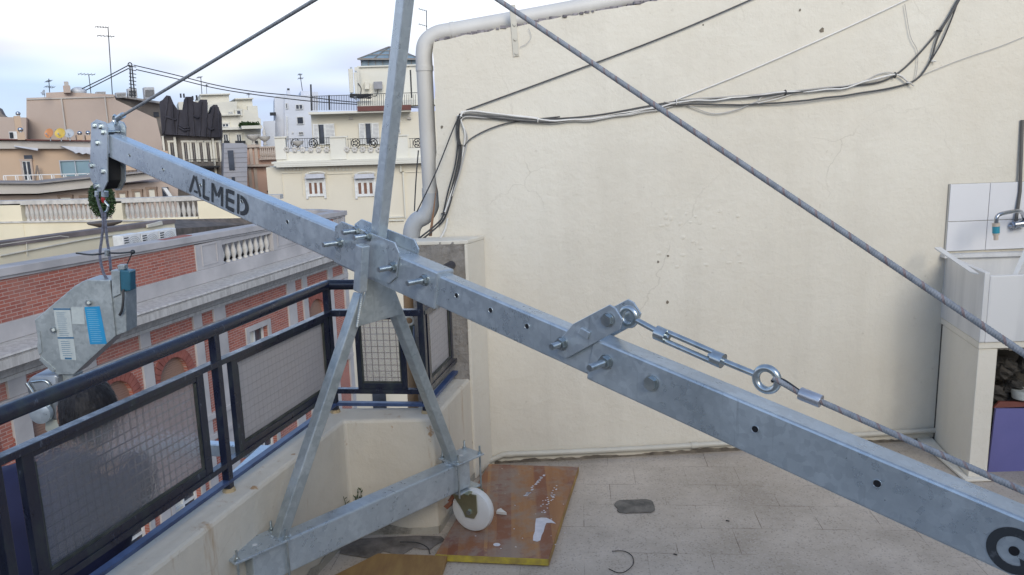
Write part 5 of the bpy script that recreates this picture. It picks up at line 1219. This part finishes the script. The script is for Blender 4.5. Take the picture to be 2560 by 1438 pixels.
# ================================================================ FAR buildings
ED=V((-.42,1,0))
def fb(mb,x0,y0,x1,y1,Y,dp,mi=0):
    a=PY(x0,(y0+y1)/2,Y); b2=PY(x1,(y0+y1)/2,Y); zt_=PY((x0+x1)/2,y0,Y).z; zb_=PY((x0+x1)/2,y1,Y).z
    mb.prism([V((a.x,Y,zb_)),V((b2.x,Y,zb_)),V((b2.x,Y,zt_)),V((a.x,Y,zt_))],ED*dp,mi)
def fpoly(mb,pts,Y,dp,mi=0): mb.prism([PY(x,y,Y) for x,y in pts],ED*dp,mi)
def part(par,name,mat,Y,dp,*rs,bevel=0):
    mb=MB()
    for r in rs: fb(mb,*r,Y,dp)
    return mb.build(name,mat,par,bevel=bevel)
def win(par,x0,y0,x1,y1,Y,fm=WHITEP,gm=GLASSD,bars=1,surr=None,fwid=.05):
    mb=MB(); fb(mb,x0,y0,x1,y1,Y-.03,.03); w_=mb.build('window',gm,par)
    a=PY(x0,(y0+y1)/2,Y); b2=PY(x1,(y0+y1)/2,Y); zt_=PY((x0+x1)/2,y0,Y).z; zb_=PY((x0+x1)/2,y1,Y).z
    mb=MB()
    for k in range(bars+2):
        xx=a.x+(b2.x-a.x)*k/(bars+1); mb.box((xx-fwid/2,Y-.09,zb_),(xx+fwid/2,Y-.03,zt_))
    mb.box((a.x,Y-.088,zt_-fwid),(b2.x,Y-.031,zt_)); mb.box((a.x,Y-.088,zb_),(b2.x,Y-.031,zb_+fwid)); mb.build('frame',fm,w_)
    if surr:
        mb=MB(); s_=surr[1]; mb.box((a.x-s_,Y-.12,zb_-s_),(a.x,Y,zt_+s_)); mb.box((b2.x,Y-.12,zb_-s_),(b2.x+s_,Y,zt_+s_)); mb.box((a.x-s_-.02,Y-.14,zt_),(b2.x+s_+.02,Y,zt_+s_)); mb.build('surround',surr[0],w_)
    return w_
def bld(name,x,y,Y,label,cat='building',group=None): 
    p=PY(x,y,Y); return thing(name,(p.x,p.y+1,-18),label,cat,group)
# --- A: big beige blind wall
ED=V((-.52,1,0))
A=bld('apartment_block',230,300,62,'tall beige blind walled block with chimney and roof plant, behind the satellite dishes')
mb=MB(); fpoly(mb,[(66,620),(66,245),(284,238),(290,250),(391,297),(409,371),(412,620)],62,9); mb.build('wall',BEIGE,A)
mb=MB(); fpoly(mb,[(115,244),(115,232),(158,230),(284,236.5),(284,244)],62.5,6); mb.build('parapet',BEIGE,A)
mb=MB(); fb(mb,66,244,284,246.5,61.9,.3); fb(mb,176,246.6,179.5,620,61.85,.2);fb(mb,283,240,286,620,61.85,.2); mb.build('trim',BAND,A)
part(A,'chimney',BEIGE,61.8,1.2,(158,214,176,232)); part(A,'chimney_pot',BAND,61.9,1.0,(160,204,171,214))
B2=bld('apartment_block',350,280,66,'grey brown block with recessed top floor between the blind wall and the netted building')
mb=MB(); fpoly(mb,[(284,620),(284,238),(406,256),(408,262),(408,620)],66,8); mb.build('wall',DGREY,B2)
mb=MB(); fpoly(mb,[(282,240),(282,236),(407,255),(407,260)],65.4,2); mb.build('roof_slab',BAND,B2)
part(B2,'window',GLASSD,65.9,.1,(384,280,397,292))
W0=bld('apartment_block',30,320,60,'low beige wall building at the left edge below the antenna')
mb=MB(); fpoly(mb,[(-80,620),(-80,296),(0,292),(15,293),(66,294),(66,620)],60,7); mb.build('wall',BEIGE,W0)
mb=MB(); fpoly(mb,[(-60,293),(-30,262),(-4,268),(5,285),(15,293)],61,3); mb.build('roof',DGREY,W0)
# --- B: building with awnings
ED=V((-.62,1,0))
C1=bld('terrace_house',120,420,47,'beige penthouse with awnings, glass screen and thin white terrace rail')
mb=MB(); fpoly(mb,[(-80,620),(-80,350),(228,351),(260,353),(300,360),(420,378),(420,620)],47,7); mb.build('wall',BEIGE2,C1)
mb=MB(); fpoly(mb,[(-80,349),(0,347),(228,351),(228,354),(0,350),(-80,352)],46.3,1.5); mb.build('roof_edge',BROWND,C1)
mb=MB(); fpoly(mb,[(-80,352),(228,354),(228,372),(-80,372)],46.6,.4); mb.build('parapet',BAND,C1)
win(C1,60,402,81,452,47,bars=1,surr=(BEIGE,.1)); part(C1,'window',GLASSD,46.95,.1,(60,388,81,400))
part(C1,'glass_screen',FROST,45.6,.05,(151,402,226,441))
mb=MB(); fb(mb,150,401,152.5,441,45.5,.08); fb(mb,188,401,190,441,45.5,.08); fb(mb,150,400.5,226,402.5,45.5,.09); mb.build('screen_frame',GREYP,C1)
mb=MB(); fpoly(mb,[(35,364),(95,371),(95,377),(36,366.5)],45.9,1.2); mb.build('awning',AWN,C1)
mb=MB(); fpoly(mb,[(152,365),(228,369),(228,387),(215,383),(207,386),(198,381),(190,384),(184,379)],45.9,1.4); mb.build('awning',AWN,C1)
mb=MB(); 
for k in range(8): fb(mb,8+k*30,440-k*.9,11+k*30,453-k*.9,45.0,.06); fb(mb,14+k*30,440-k*.9,16+k*30,453-k*.9,45.0,.06)
fpoly(mb,[(8,438.5),(226,433),(226,435),(8,440.5)],45.0,.06); mb.build('terrace_rail',WHITEP,C1)
mb=MB(); mb.bar(PY(88,452,46.2),PY(92,414,46.6),.08,.05); mb.bar(PY(101,450,46.0),PY(93,414,46.6),.08,.05); mb.build('step_ladder',simple('grey_wood',(.22,.18,.15),None,9,.8),label='small step ladder standing on the penthouse terrace',cat='ladder')
C2=bld('terrace_house',200,480,43,'beige block with deep white cornice band and small framed windows under the penthouse')
mb=MB(); fpoly(mb,[(-80,700),(-80,490),(94,488),(94,700)],43,6); fpoly(mb,[(94,700),(94,488),(225,470),(445,450),(445,700)],43.02,6); mb.build('wall',BEIGE,C2)
mb=MB(); fpoly(mb,[(-80,459),(95,460),(95,484),(-80,486)],42.2,2.5); fpoly(mb,[(95.1,460),(228,446),(300,441),(385,430),(385,447),(300,458),(228,469),(95.1,484)],42.2,2.5); mb.build('cornice',BAND,C2)
mb=MB(); fpoly(mb,[(-80,456),(95,457),(228,442),(385,426),(385,429.8),(228,445.8),(95,459.8),(-80,458.8)],41.9,3); mb.build('cornice_cap',simple('grey_cap',(.30,.275,.26),None,3,.9),C2)
for x0,y0,x1,y1 in ((300,482,317,510),(338,478,354,505),(373,472,390,500),(207,493,228,512),(153,492,180,512)): 
    w_=win(C2,x0,y0,x1,y1,43,fm=BEIGE,gm=OFFW,bars=0,surr=(simple('brown_frame',(.28,.20,.15),None,3,.8) if 'brown_frame' not in MATS else MATS['brown_frame'],.1),fwid=.04)
mb=MB(); fpoly(mb,[(407,470),(417,470),(432,492),(424,494)],42.0,.4); mb.build('awning',WHITEP,C2)
part(C2,'window',GLASSD,42.9,.1,(406,468,422,495))
for k in range(5):
    x=302+k*9; mb=MB(); p=PY(x,438-k*.6,42.6); mb.lathe(p,[(.08,0),(.12,.2),(.13,.22)],10); mb2=None
    o=mb.build('flower_pot',POT,label=['small dark flower pot leftmost on the cornice terrace','small dark flower pot second from left on the cornice terrace','small dark flower pot in the middle of the row on the cornice terrace','small dark flower pot fourth on the cornice terrace','small dark flower pot rightmost on the cornice terrace'][k],cat='flower pot',group='flower pots on the cornice terrace')
# turbine vents
def vent(x,y,Y,r,label,ch=None):
    p=PY(x,y,Y); t_=thing('turbine_vent',p-V((0,0,r*1.6)),label,'roof vent','turbine vents on the penthouse roof'); mb=MB(); mb.ell(p,r,r,r*.9,16,10); mb.build('turbine',CHROME,t_,smooth=True)
    mb=MB(); mb.cyl(p-V((0,0,r*1.6)),p-V((0,0,r*.6)),r*.6); mb.build('neck',CHROME,t_)
    if ch: mb=MB(); fb(mb,ch[0],ch[1],ch[2],ch[3],Y-.3,.8); mb.build('vent_base',BEIGE2,t_)
vent(45,284,46.8,.13*1.0,'round steel turbine vent on the tall beige chimney at left',(38,290,55,350)); vent(51,324,46.5,.15,'round steel turbine vent beside the air conditioner at left',(43,331,62,350))
vent(143,328,46.8,.13,'round steel turbine vent between the orange and yellow dishes'); vent(199,333,46.8,.13,'round steel turbine vent right of the grey dish',(192,338,207,350)); vent(220,332,46.8,.13,'round steel turbine vent nearest the pulley head',(215,338,227,350))
ac=thing('air_conditioner',PY(33,348,46.5),'white air conditioner on the penthouse roof beside the chimney','air conditioner'); mb=MB(); fb(mb,23,329,43,348,46.4,.35); mb.build('case',WHITEP,ac); mb=MB(); fb(mb,24,331,33,346,46.36,.03); mb.build('fan_grille',DARKSTEEL,ac)
def dish(x,y,Y,r,mat,label,az_=0,cat='satellite dish'):
    p=PY(x,y,Y); t_=thing('satellite_dish',p-V((0,0,r*1.5)),label,cat); ax=V((math.sin(az_),-math.cos(az_),.35)).normalized()
    MB().lathe(p,[(r*.15,-.0),(r*.55,.03*r),(r*.85,.12*r),(r,.2*r),(r*.98,.23*r),(r*.8,.15*r),(r*.5,.07*r),(.01,.02)],24,ax=ax).build('reflector',mat,t_,smooth=True)
    mb=MB(); mb.cyl(p-V((0,0,r*1.5)),p-V((0,0,.1*r))+ax*-.05,.025); mb.cyl(p-V((0,0,r*.8)),p+ax*r*.9-V((0,0,r*.4)),.015); mb.cyl(p+ax*r*.9-V((0,0,r*.4)),p+ax*r*1.05-V((0,0,r*.3)),.04); mb.build('feed_arm',GREYP,t_); return t_
dish(124,334,46.2,.28,ORNG,'orange satellite dish on the penthouse roof',-.2); dish(151,334,46.1,.29,YELP,'yellow satellite dish on the penthouse roof',.1); dish(173,334,46.2,.26,GREYP,'pale grey satellite dish on the penthouse roof',.3); dish(110,232,61,.22,GREYP,'small grey satellite dish on the roof edge far left',-.6)
# roof plant on A
dm=PY(197,229,63); MB().ell(dm,.55,.55,.35,20,10).build('roof_dome',simple('pale_plastic_dome',(.55,.58,.62),None,3,.4),smooth=True,label='pale plastic roof dome right of the chimney',cat='dome')
def plant(x0,y0,x1,y1,Y,label,slat=8,name='cooling_unit'):
    t_=thing(name,PY((x0+x1)/2,y1,Y),label,'cooling unit'); mb=MB(); fb(mb,x0,y0,x1,y1,Y,.7); mb.build('case',simple('grey_white_metal',(.50,.50,.50),None,6,.5) if 'grey_white_metal' not in MATS else MATS['grey_white_metal'],t_,bevel=.03)
    mb=MB(); h=(y1-y0)
    for k in range(slat): fb(mb,x0+2,y0+h*(.25+.65*k/slat),x1-2,y0+h*(.25+.65*k/slat)+h*.035,Y-.03,.03)
    mb.build('louvres',DARKSTEEL,t_)
plant(320,221,343,244,63.5,'grey louvred cooling tower at the foot of the cable mast'); plant(361,218,387,247,63.5,'grey louvred cooling tower behind the stay cable'); plant(290,231,316,244,63.5,'low louvred cooling unit left of the cable mast',4); plant(240,229,265,235,63.6,'flat low cooling unit near the tall aerial',2)
# antennas
def antenna(x0,y0,x1,y1,Y,bars,label,r=.03):
    t_=thing('television_aerial',PY(x0,y0,Y),label,'aerial'); MB().cyl(PY(x0,y0,Y),PY(x1,y1,Y),r,n=8).build('pole',GREYP if False else IRON,t_)
    mb=MB()
    for a in bars:
        mb.bar(PY(a[0],a[1],Y-.05),PY(a[2],a[3],Y-.05),r*1.1,r*1.1)
        for k in range(5):
            f_=(k+.5)/5; q=PY(a[0]+(a[2]-a[0])*f_,a[1]+(a[3]-a[1])*f_,Y-.05); mb.bar(q-V((0,.3,.1)),q+V((0,.3,.1)),r*.6,r*.6)
    mb.build('element',IRON,t_); return t_
antenna(281,237,270,68,63,[(238,67,271,69),(243,89,286,92)],'very tall thin television aerial with two cross booms',.035)
antenna(228,240,222,187,62.6,[(195,185,238,187)],'mid height television aerial with one wide boom right of the dome',.03)
antenna(124,231,122,197,62.6,[(115,203,128,203),(112,216,136,219)],'small television aerial beside the far left dish',.03)
antenna(505,238,502,193,70,[(492,194,505,193)],'small television aerial above the off white ornate building',.03)
antenna(517,238,516,210,70,[(512,214,520,214)],'short bare aerial pole right of its taller neighbour',.02)
antenna(756,227,750,185,72,[(745,186,755,187),(745,196,758,196)],'television aerial on the white apartment block',.03)
antenna(1067,78,1066,28,60,[(1046,22,1068,28),(1046,60,1068,66)],'television aerial showing above the drainpipe elbow',.03)
antenna(622,246,622,232,70,[(617,236,627,236)],'tiny aerial on the stepped roof far behind',.02)
# cable mast with lines
ms=thing('cable_mast',PY(333,243,60),'lattice cable mast with black cross arms carrying overhead lines','mast')
mb=MB(); 
for dx in (-4,4): mb.bar(PY(333+dx,243,60),PY(327+dx*.6,162,60),.07,.07)
for k in range(9): y=165+k*9; mb.bar(PY(323,y,60),PY(340,y+3,60),.08,.06)
mb.torus(PY(325,162,60),(0,1,0),.14,.04,16,6); mb.build('lattice',IRON,ms)
for i,(pts,l_) in enumerate((([(322,163),(265,193),(205,222)],'upper overhead line falling left from the cable mast'),([(322,171),(265,200),(214,226)],'lower overhead line falling left from the cable mast'),([(334,163),(440,188),(540,213),(640,230),(754,241),(890,256),(1050,262)],'upper overhead line falling right from the cable mast'),([(340,174),(440,197),(540,221),(640,237),(774,253),(890,261),(1050,270)],'lower overhead line falling right from the cable mast'))):
    MB().tube(cr_spline([PY(x,y,60) for x,y in pts],6),.035,6).build('overhead_line',IRON,label=l_,cat='cable')
# --- netted building
ED=V((-.43,1,0))
NB=bld('netted_building',480,380,52,'sooty old building with its gabled roof wrapped in black netting')
mb=MB(); fpoly(mb,[(408,620),(408,338),(556,344),(562,620)],52,9); mb.build('wall',DGREY,NB)
sil=[(399,254),(406,250),(416,238.5),(426,240),(434,259),(444,274),(459,275),(464,242),(479,242),(484,254),(498,257),(501,249),(518,249),(519,284),(526,284),(534,262),(543,262),(554,287),(557,344),(406,336)]
mb=MB(); 
fpoly(mb,sil,51.3,3.5)
mb.build('netting',NET,NB)
mb=MB(); rn_=random.Random(9)
for x0,y0,x1,y1 in ((420,242,409,334),(430,262,436,338),(446,276,441,338),(466,246,470,340),(480,250,486,341),(503,254,499,341),(517,256,514,342),(535,268,524,343),(545,268,549,343),(410,290,440,300)):
    P=[PY(x0+(x1-x0)*k/10+rn_.uniform(-.8,.8),y0+(y1-y0)*k/10,51.25) for k in range(11)]; mb.tube(cr_spline(P,3),.06,7)
for x0,y0,x1,y1 in ((447,312,474,318),(447,318,474,324),(520,318,535,322),(485,290,500,292)): mb.tube([PY(x0,y0,51.2),PY((x0+x1)/2,y1+2,51.1),PY(x1,y1,51.2)],.05,7)
mb.build('netting_fold',NET,NB,smooth=True)
for x0,x1 in ((428,438),(462,471),(482,491),(501,509),(518,527),(543,550)): win(NB,x0,356,x1,400,52,fm=DGREY,bars=1,surr=(OFFW,.12),fwid=.06)
for x0,x1 in ((462,471),(482,491),(501,509),(518,527)): win(NB,x0,425,x1,470,52,fm=DGREY,bars=1,fwid=.06)
mb=MB(); 
for k in range(28): fb(mb,472+k*2.8,399,472.7+k*2.8,416,51.0,.04)
fb(mb,470,398,550,399.5,51.0,.06); fb(mb,470,416,550,419,51.0,.9); mb.build('balcony',IRON,NB)
part(NB,'pilaster',OFFW,51.7,.4,(411,340,416,470),(440,342,446,470),(535,345,540,470))
part(NB,'chimney_pot',DARKSTEEL,53,.3,(450,234,454,244),(458,234,462,244),(480,240,484,250),(490,238,494,250))
# --- off white ornate building
OW=bld('ornate_building',580,320,68,'off white ornate block with stepped roof terraces and small windows')
mb=MB(); fb(mb,503,236,575,300,68,8); fb(mb,448,254,505,300,69,6); fpoly(mb,[(520,500),(520,262),(556,255),(592,254),(592,272),(620,275),(652,298),(655,500)],67,8); fb(mb,590,247,632,290,69,6); fb(mb,620,265,645,300,68.5,6); mb.build('wall',OFFW,OW)
mb=MB(); fb(mb,545,318,640,324,66.3,1); fb(mb,500,234,576,237,67.6,9); fb(mb,588,245,634,248,68.6,7); fb(mb,545,286,600,289,66.5,.6); fb(mb,604,314,656,322,65.6,1.2); mb.build('cornice',CREAM2,OW)
for a in ((557,309,572,318,1),(560,336,571,354,1),(593,336,604,354,1),(571,280,583,284,1),(593,276,603,288,0)): win(OW,*a[:4],67,bars=a[4],surr=(CREAM2,.1))
mb=MB()
for x in (560,588,600,631): 
    for k in range(1): fb(mb,x,352,x+14,359,66.6,.1)
mb.build('balcony_rail',IRON,OW)
shrub_t=MB(); rnd=random.Random(8)
for k in range(420):
    x=rnd.choice((606,618,624,633,640))+rnd.gauss(0,4); p=PY(x,312+rnd.gauss(0,2.5),66); a=V((rnd.uniform(-1,1),rnd.uniform(-1,1),rnd.uniform(-1,1))).normalized()*.12; b2=a.orthogonal()*.5; shrub_t.add([p-a,p+b2,p+a,p-b2],[(0,1,2,3)])
shrub_t.build('roof_plants',LEAF,kind='stuff',label='green plants on the roof terrace of the off white block',cat='plants')
# --- grey modern
GM=bld('modern_building',585,400,50,'pale grey clad modern block with one dark vertical window strip')
mb=MB(); fpoly(mb,[(556,620),(560,358),(608,358),(618,363),(618,620)],50,7); mb.build('wall',GREYC,GM); part(GM,'window',GLASSD,49.9,.15,(571,376,585,425),(580,443,588,470))
mb=MB()
for k in range(9): fb(mb,560,370+k*12,618,370.5+k*12,49.97,.04)
mb.build('cladding_joint',simple('joint_grey',(.22,.22,.24),None,4,.8),GM)
# --- pink
PK=bld('pink_building',650,420,55,'pink rendered building with balustrade and two stone urns on its roof')
mb=MB(); fpoly(mb,[(614,620),(614,370),(648,367),(700,366),(700,620)],55,3); mb.build('wall',PINK,PK)
mb=MB(); fb(mb,611,362,650,369,54.7,1); fpoly(mb,[(610,412),(670,411),(700,411),(700,416),(610,417)],54.5,1); mb.build('cornice',PINKS,PK)
part(PK,'pilaster',PINKS,54.85,.2,(624,370,632,411),(637,370,645,411),(624,420,632,520),(638,420,646,520))
mb=MB(); mb.lathe((0,0,0),prof,8); f2=mb.build('baluster',PINKS,PK,smooth=True)
for v in f2.data.vertices: v.co=v.co+V(PK.location)
for i in range(9):
    c=f2 if i==0 else f2.copy()
    if i: S.collection.objects.link(c); c.parent=PK
    c.location=PY(653+i*5,396,54.6)-V(PK.location); c.scale=(1.05,1.05,1.25)
mb=MB(); fb(mb,648,366,700,369,54.5,.3); fb(mb,648,396,700,399,54.5,.3); mb.build('balustrade_rail',PINKS,PK)
win(PK,680,425,692,440,55); mb=MB(); 
for k in range(10): fb(mb,671+k*2.6,458,671.6+k*2.6,478,54.4,.04)
fb(mb,670,456,697,458,54.4,.05); fb(mb,670,478,697,480,54.3,.6); mb.build('balcony',IRON,PK)
up_=[(.12,0),(.16,.05),(.07,.12),(.07,.22),(.16,.30),(.34,.42),(.38,.55),(.40,.60),(.36,.62),(.2,.63)]
def urn(x,y,Y,sc,label,spike=False):
    p=PY(x,y,Y); mb=MB(); pf_=list(up_)+([(.10,.7),(.13,.85),(.07,1.1),(.02,1.3)] if spike else []); mb.lathe(p,[(r*sc,z*sc) for r,z in pf_],16); mb.build('stone_urn',BALU,smooth=True,label=label,cat='urn')
urn(635,363,55,1.1,'wide grey stone urn on the pink building, left of two'); urn(663,363,55,.95,'stone urn with pointed finial on the pink building',True); urn(746,375,50,.9,'stone urn behind the iron balcony rail of the cream building')
# --- white apartments
ED=V((-.30,1,0))
WA=bld('white_apartment',740,300,72,'plain white apartment block with few small windows and a set back tower')
mb=MB(); fpoly(mb,[(688,520),(686,244),(690,240),(712,238),(712,520)],72.6,7); fpoly(mb,[(712.2,520),(711,240),(777,238),(795,262),(797,520)],72,8); fb(mb,752,228,777,242,74,4); fb(mb,777,230,796,262,75,4); fpoly(mb,[(658,520),(658,304),(688,302),(688,520)],70,5); mb.build('wall',WHITEB,WA)
part(WA,'chimney',WHITEB,73,.8,(717,226,726,240)); part(WA,'chimney_pot',DARKSTEEL,73.1,.5,(718,221,724,226))
for a in ((740,261,757,274,1),(743,292,759,311,0),(748,329,758,338,1),(715,258,719,272,0),(731,330,734,334,0)): win(WA,*a[:4],71.95 if a[0]>712 else 72.5,bars=a[4],gm=GLASSD)
part(WA,'canopy',DARKSTEEL,71,1.5,(675,281,690,288)); mb=MB(); mb.tube([PY(717,290,71.8),PY(718,325,71.8),PY(719,350,71.8)],.07,6); mb.build('downpipe',WHITEP,WA)
# --- cream building
ED=V((-.16,1,0))
CB=bld('cream_building',870,450,50,'cream building with iron balcony panels, shuttered top floor and glass roof lantern')
part(CB,'wall',CREAM,50,10,(694,412,1110,1100))
part(CB,'cornice',CREAM2,49.3,1.5,(678,399,1110,404),(684,404.2,1110,409),(690,409.2,1110,412.5))
part(CB,'parapet',CREAM2,49.8,.5,(690,374,1110,399))
for a_,c_ in (((688,345,715,399),(685,341.5,717,345)),((826,344,865,399),(824,340.5,868,344)),((990,340,1020,399),(988,337,1022,340))): part(CB,'pier',CREAM2,49.7,.75,a_); part(CB,'pier_cap',CREAM2,49.62,.9,c_)
# flower ornaments
for x in list(range(717,826,20))+list(range(867,986,20)):
    mb=MB()
    for k in range(6):
        q=2*math.pi*k/6; p=PY(x,374,49.75); mb.ell(p+V((.11*math.cos(q),-.05,.11*math.sin(q))),.08,.05,.08,7,5)
    mb.build('flower_ornament',BALU,CB,smooth=True)
# iron rails
mb=MB()
for a,b2 in((717,825),(867,988),(1022,1060)):
    fb(mb,a,345.5,b2,346.8,49.95,.05); fb(mb,a,369,b2,370.2,49.95,.05)
    x=a+3
    while x<b2: fb(mb,x,346,x+.8,371,49.95,.03); x+=6
    x=a+22
    while x<b2-10:
        p=PY(x,358,49.93); mb.torus(p,(0,1,0),.26,.03,18,5)
        for k in range(5): q=2*math.pi*k/5; mb.ell(p+V((.13*math.cos(q),0,.13*math.sin(q))),.07,.02,.06,6,4)
        x+=44
mb.build('iron_rail',IRON,CB)
# penthouse
part(CB,'penthouse_wall',CREAM,53,7,(780,282,1110,375)); part(CB,'roof_slab',CREAM2,51.9,8.5,(771,277,1028,282.5)); part(CB,'roof_edge',BROWND,51.8,1.5,(893,264,1028,276.8)); part(CB,'roof_slab',CREAM2,55,3,(893,250,1110,264))
for a in ((783,310,797,360),(812,309,837,360),(898,308,912,360),(930,307,948,360)): 
    s_=part(CB,'shutter',WHITEP,52.75,.2,a); mb=MB()
    for k in range(14): fb(mb,a[0]+2,a[1]+3+k*3.3,a[2]-2,a[1]+4.2+k*3.3,52.72,.03)
    mb.build('louvre',simple('shutter_grey',(.45,.45,.46),None,4,.7) if 'shutter_grey' not in MATS else MATS['shutter_grey'],s_)
win(CB,797,310,812,362,52.99,bars=0); win(CB,914,307,929,362,52.99,bars=0); win(CB,995,307,1000,334,52.99,bars=0)
for x in (872,1018): part(CB,'vent_box',BAND,52.8,.2,(x,293,x+10,298))
# windows with awnings
for x0,x1 in ((770,810),(893,935)):
    w_=win(CB,x0,446,x1,491,50,gm=WOODW,bars=2,fwid=.16,surr=(WHITEP,.13))
    mb=MB(); fb(mb,x0,452,x1,457,49.92,.05); mb.build('transom',WHITEP,w_)
    mb=MB(); fpoly(mb,[(x0-6,436),(x1,434),(x1+1,445),(x0-7,447)],49.5,.4); mb.build('awning',AWN,CB)
    mb=MB(); P=cr_spline([PY(x0-8,437,49.6),PY(x0+4,432,49.6),PY((x0+x1)/2,430,49.6),PY(x1-2,431,49.6),PY(x1+3,434,49.6)],5); mb.tube(P,.05,6); mb.build('hood_mould',CREAM2,CB)
for a in ((705,432,756,490),(818,434,882,490),(1011,430,1062,540)):
    mb=MB()
    for r in ((a[0],a[1],a[2],a[1]+1),(a[0],a[1],a[0]+1,a[3]),(a[2]-1,a[1],a[2],a[3])): fb(mb,*r,49.93,.08)
    mb.build('panel_moulding',CREAM2,CB)
for xr in (range(706,756,9),range(820,880,9)):
    mb=MB()
    for x in xr: fb(mb,x,420,x+6,427,49.93,.08)
    mb.build('frieze_ornament',CREAM2,CB)
mb=MB(); fb(mb,940,542,1010,545,49.85,.2); mb.build('string_course',CREAM2,CB); mb=MB(); fb(mb,940,550,1010,553,49.85,.2); mb.build('string_course',CREAM2,CB)
mb=MB(); fb(mb,1000,414,1004,430,49.8,.12); fb(mb,1004,428,1009,430,49.8,.12); fb(mb,1009,428,1012,545,49.8,.12); mb.build('downpipe',CREAM2,CB)
mb=MB()
for x0,y0 in ((932,960),(905,560),): fb(mb,x0,y0,x0+34 if y0>900 else x0+12,y0+90,49.9,.1)
mb.build('dark_opening',GLASSD,CB)
# tower and lantern
part(CB,'tower_wall',CREAM2,58,5,(896,165,1052,262)); part(CB,'tower_coping',CREAM2,57.8,5.5,(893,163,1055,166))
mb=MB(); fb(mb,902,150,1046,163,58.3,4.4); lw=mb.build('roof_lantern',LANT,CB)
mb=MB(); 
a,b2,c_,d_=PY(894,148,57.9),PY(1052,148,57.9),PY(1052,148,57.9)+V((0,5.5,0)),PY(894,148,57.9)+V((0,5.5,0)); ap=PY(972,118,60.5); ap2=PY(980,118,60.5)
mb.add([a,b2,c_,d_,ap,ap2],[(0,1,5,4),(1,2,5),(2,3,4,5),(3,0,4),(0,3,2,1)]); mb.build('lantern_roof',simple('slate_glass_roof',(.26,.34,.38),(.18,.25,.28),1.5,.3),lw)
mb=MB()
for k in range(9): x=902+k*18; fb(mb,x,150,x+1.6,163,58.2,.1)
for f_ in (0,.25,.5,.75,1): mb.bar(a.lerp(b2,f_)-V((0,.03,-.02)),ap.lerp(ap2,f_)-V((0,.03,-.03)),.07,.05)
for f_ in (.33,.66): mb.bar(a.lerp(ap,f_)-V((0,.03,-.03)),b2.lerp(ap2,f_)-V((0,.03,-.03)),.06,.05)
mb.bar(a-V((0,.05,0)),b2-V((0,.05,0)),.1,.12); mb.build('glazing_bar',simple('brown_bar',(.24,.22,.20),None,5,.6),lw)
# thin safety fence around the roof
fc=thing('roof_fence',PY(900,262,52),'thin dark iron fence around the roof of the cream building','fence')
mb=MB()
for k in range(30):
    x=778+k*4.2; mb.cyl(PY(x,242-k*.15,54),PY(x,276,54),.018,n=5)
for k in range(28):
    x=895+k*5.3; mb.cyl(PY(x,236,53.4),PY(x,264,53.4),.018,n=5)
mb.bar(PY(778,241,54),PY(905,237,54),.04,.04); mb.bar(PY(893,236,53.4),PY(1045,232,53.4),.04,.04); mb.build('bar',IRON,fc)
for a_ in ((777,211,779,277,54),(823,238,824,275,54),(1026,175,1029,245,53.4)): mb=MB(); mb.bar(PY(a_[0],a_[1],a_[4]),PY(a_[2],a_[3],a_[4]),.09,.09); mb.build('post',IRON,fc)
for i,(x0,y0,x1,y1,l_) in enumerate(((870,172,883,232,'pale upright mobile phone antenna panel, left of two on the roof'),(884,181,893,236,'pale upright mobile phone antenna panel nearest the tower wall'))):
    mb=MB(); fpoly(mb,[(x0,y0),(x1-1,y0),(x1+1,y1),(x0+4,y1)],55.5,.3); t_=thing('antenna_panel',PY(x0,y1,55.5),l_,'antenna'); mb.build('panel',OFFW,t_,bevel=.04); mb=MB(); mb.cyl(PY((x0+x1)/2+2,y1+14,55.7),PY((x0+x1)/2+1,y0-4,55.8),.07); mb.build('mounting_pole',GREYP,t_)
mb=MB(); fb(mb,888,168,899,236,57,.5); mb.build('cable_riser',OFFW,label='pale cable riser column on the tower wall behind the antenna panels',cat='riser')
mb=MB(); fb(mb,911,205,923,223,57.5,.5); mb.build('equipment_box',OFFW,bevel=.03,label='small cream equipment box on the tower wall',cat='box')
mb=MB(); fb(mb,934,204,956,223,57.3,.6); mb.build('equipment_box',simple('grey_box',(.27,.27,.29),None,4,.5),bevel=.04,label='larger dark grey equipment box on the tower wall',cat='box')
mb=MB(); rnd=random.Random(4)
for k in range(16):
    P=[PY(872+rnd.uniform(0,60),237+rnd.uniform(-3,10),54.5) for _ in range(4)]; mb.tube(cr_spline(P,4),.022,5)
mb.tube(cr_spline([PY(895,208,56.9),PY(903,222,56.9),PY(901,238,55.5)],5),.03,5); mb.tube(cr_spline([PY(945,223,56.9),PY(940,240,56),PY(920,238,55)],5),.03,5)
mb.build('antenna_cables',BLACK,kind='stuff',label='tangle of black cables at the foot of the antenna panels',cat='cables')
# distant skyline filler
for i,(x0,y0,x1,y1,Y,m_,l_) in enumerate(((650,300,700,620,110,WHITEB,'pale far building between the ornate and white blocks'),(-150,300,-20,620,90,DGREY,'dark far building beyond the left edge'),(1040,260,1300,620,95,OFFW,'pale far building hidden behind the party wall'))):
    pass
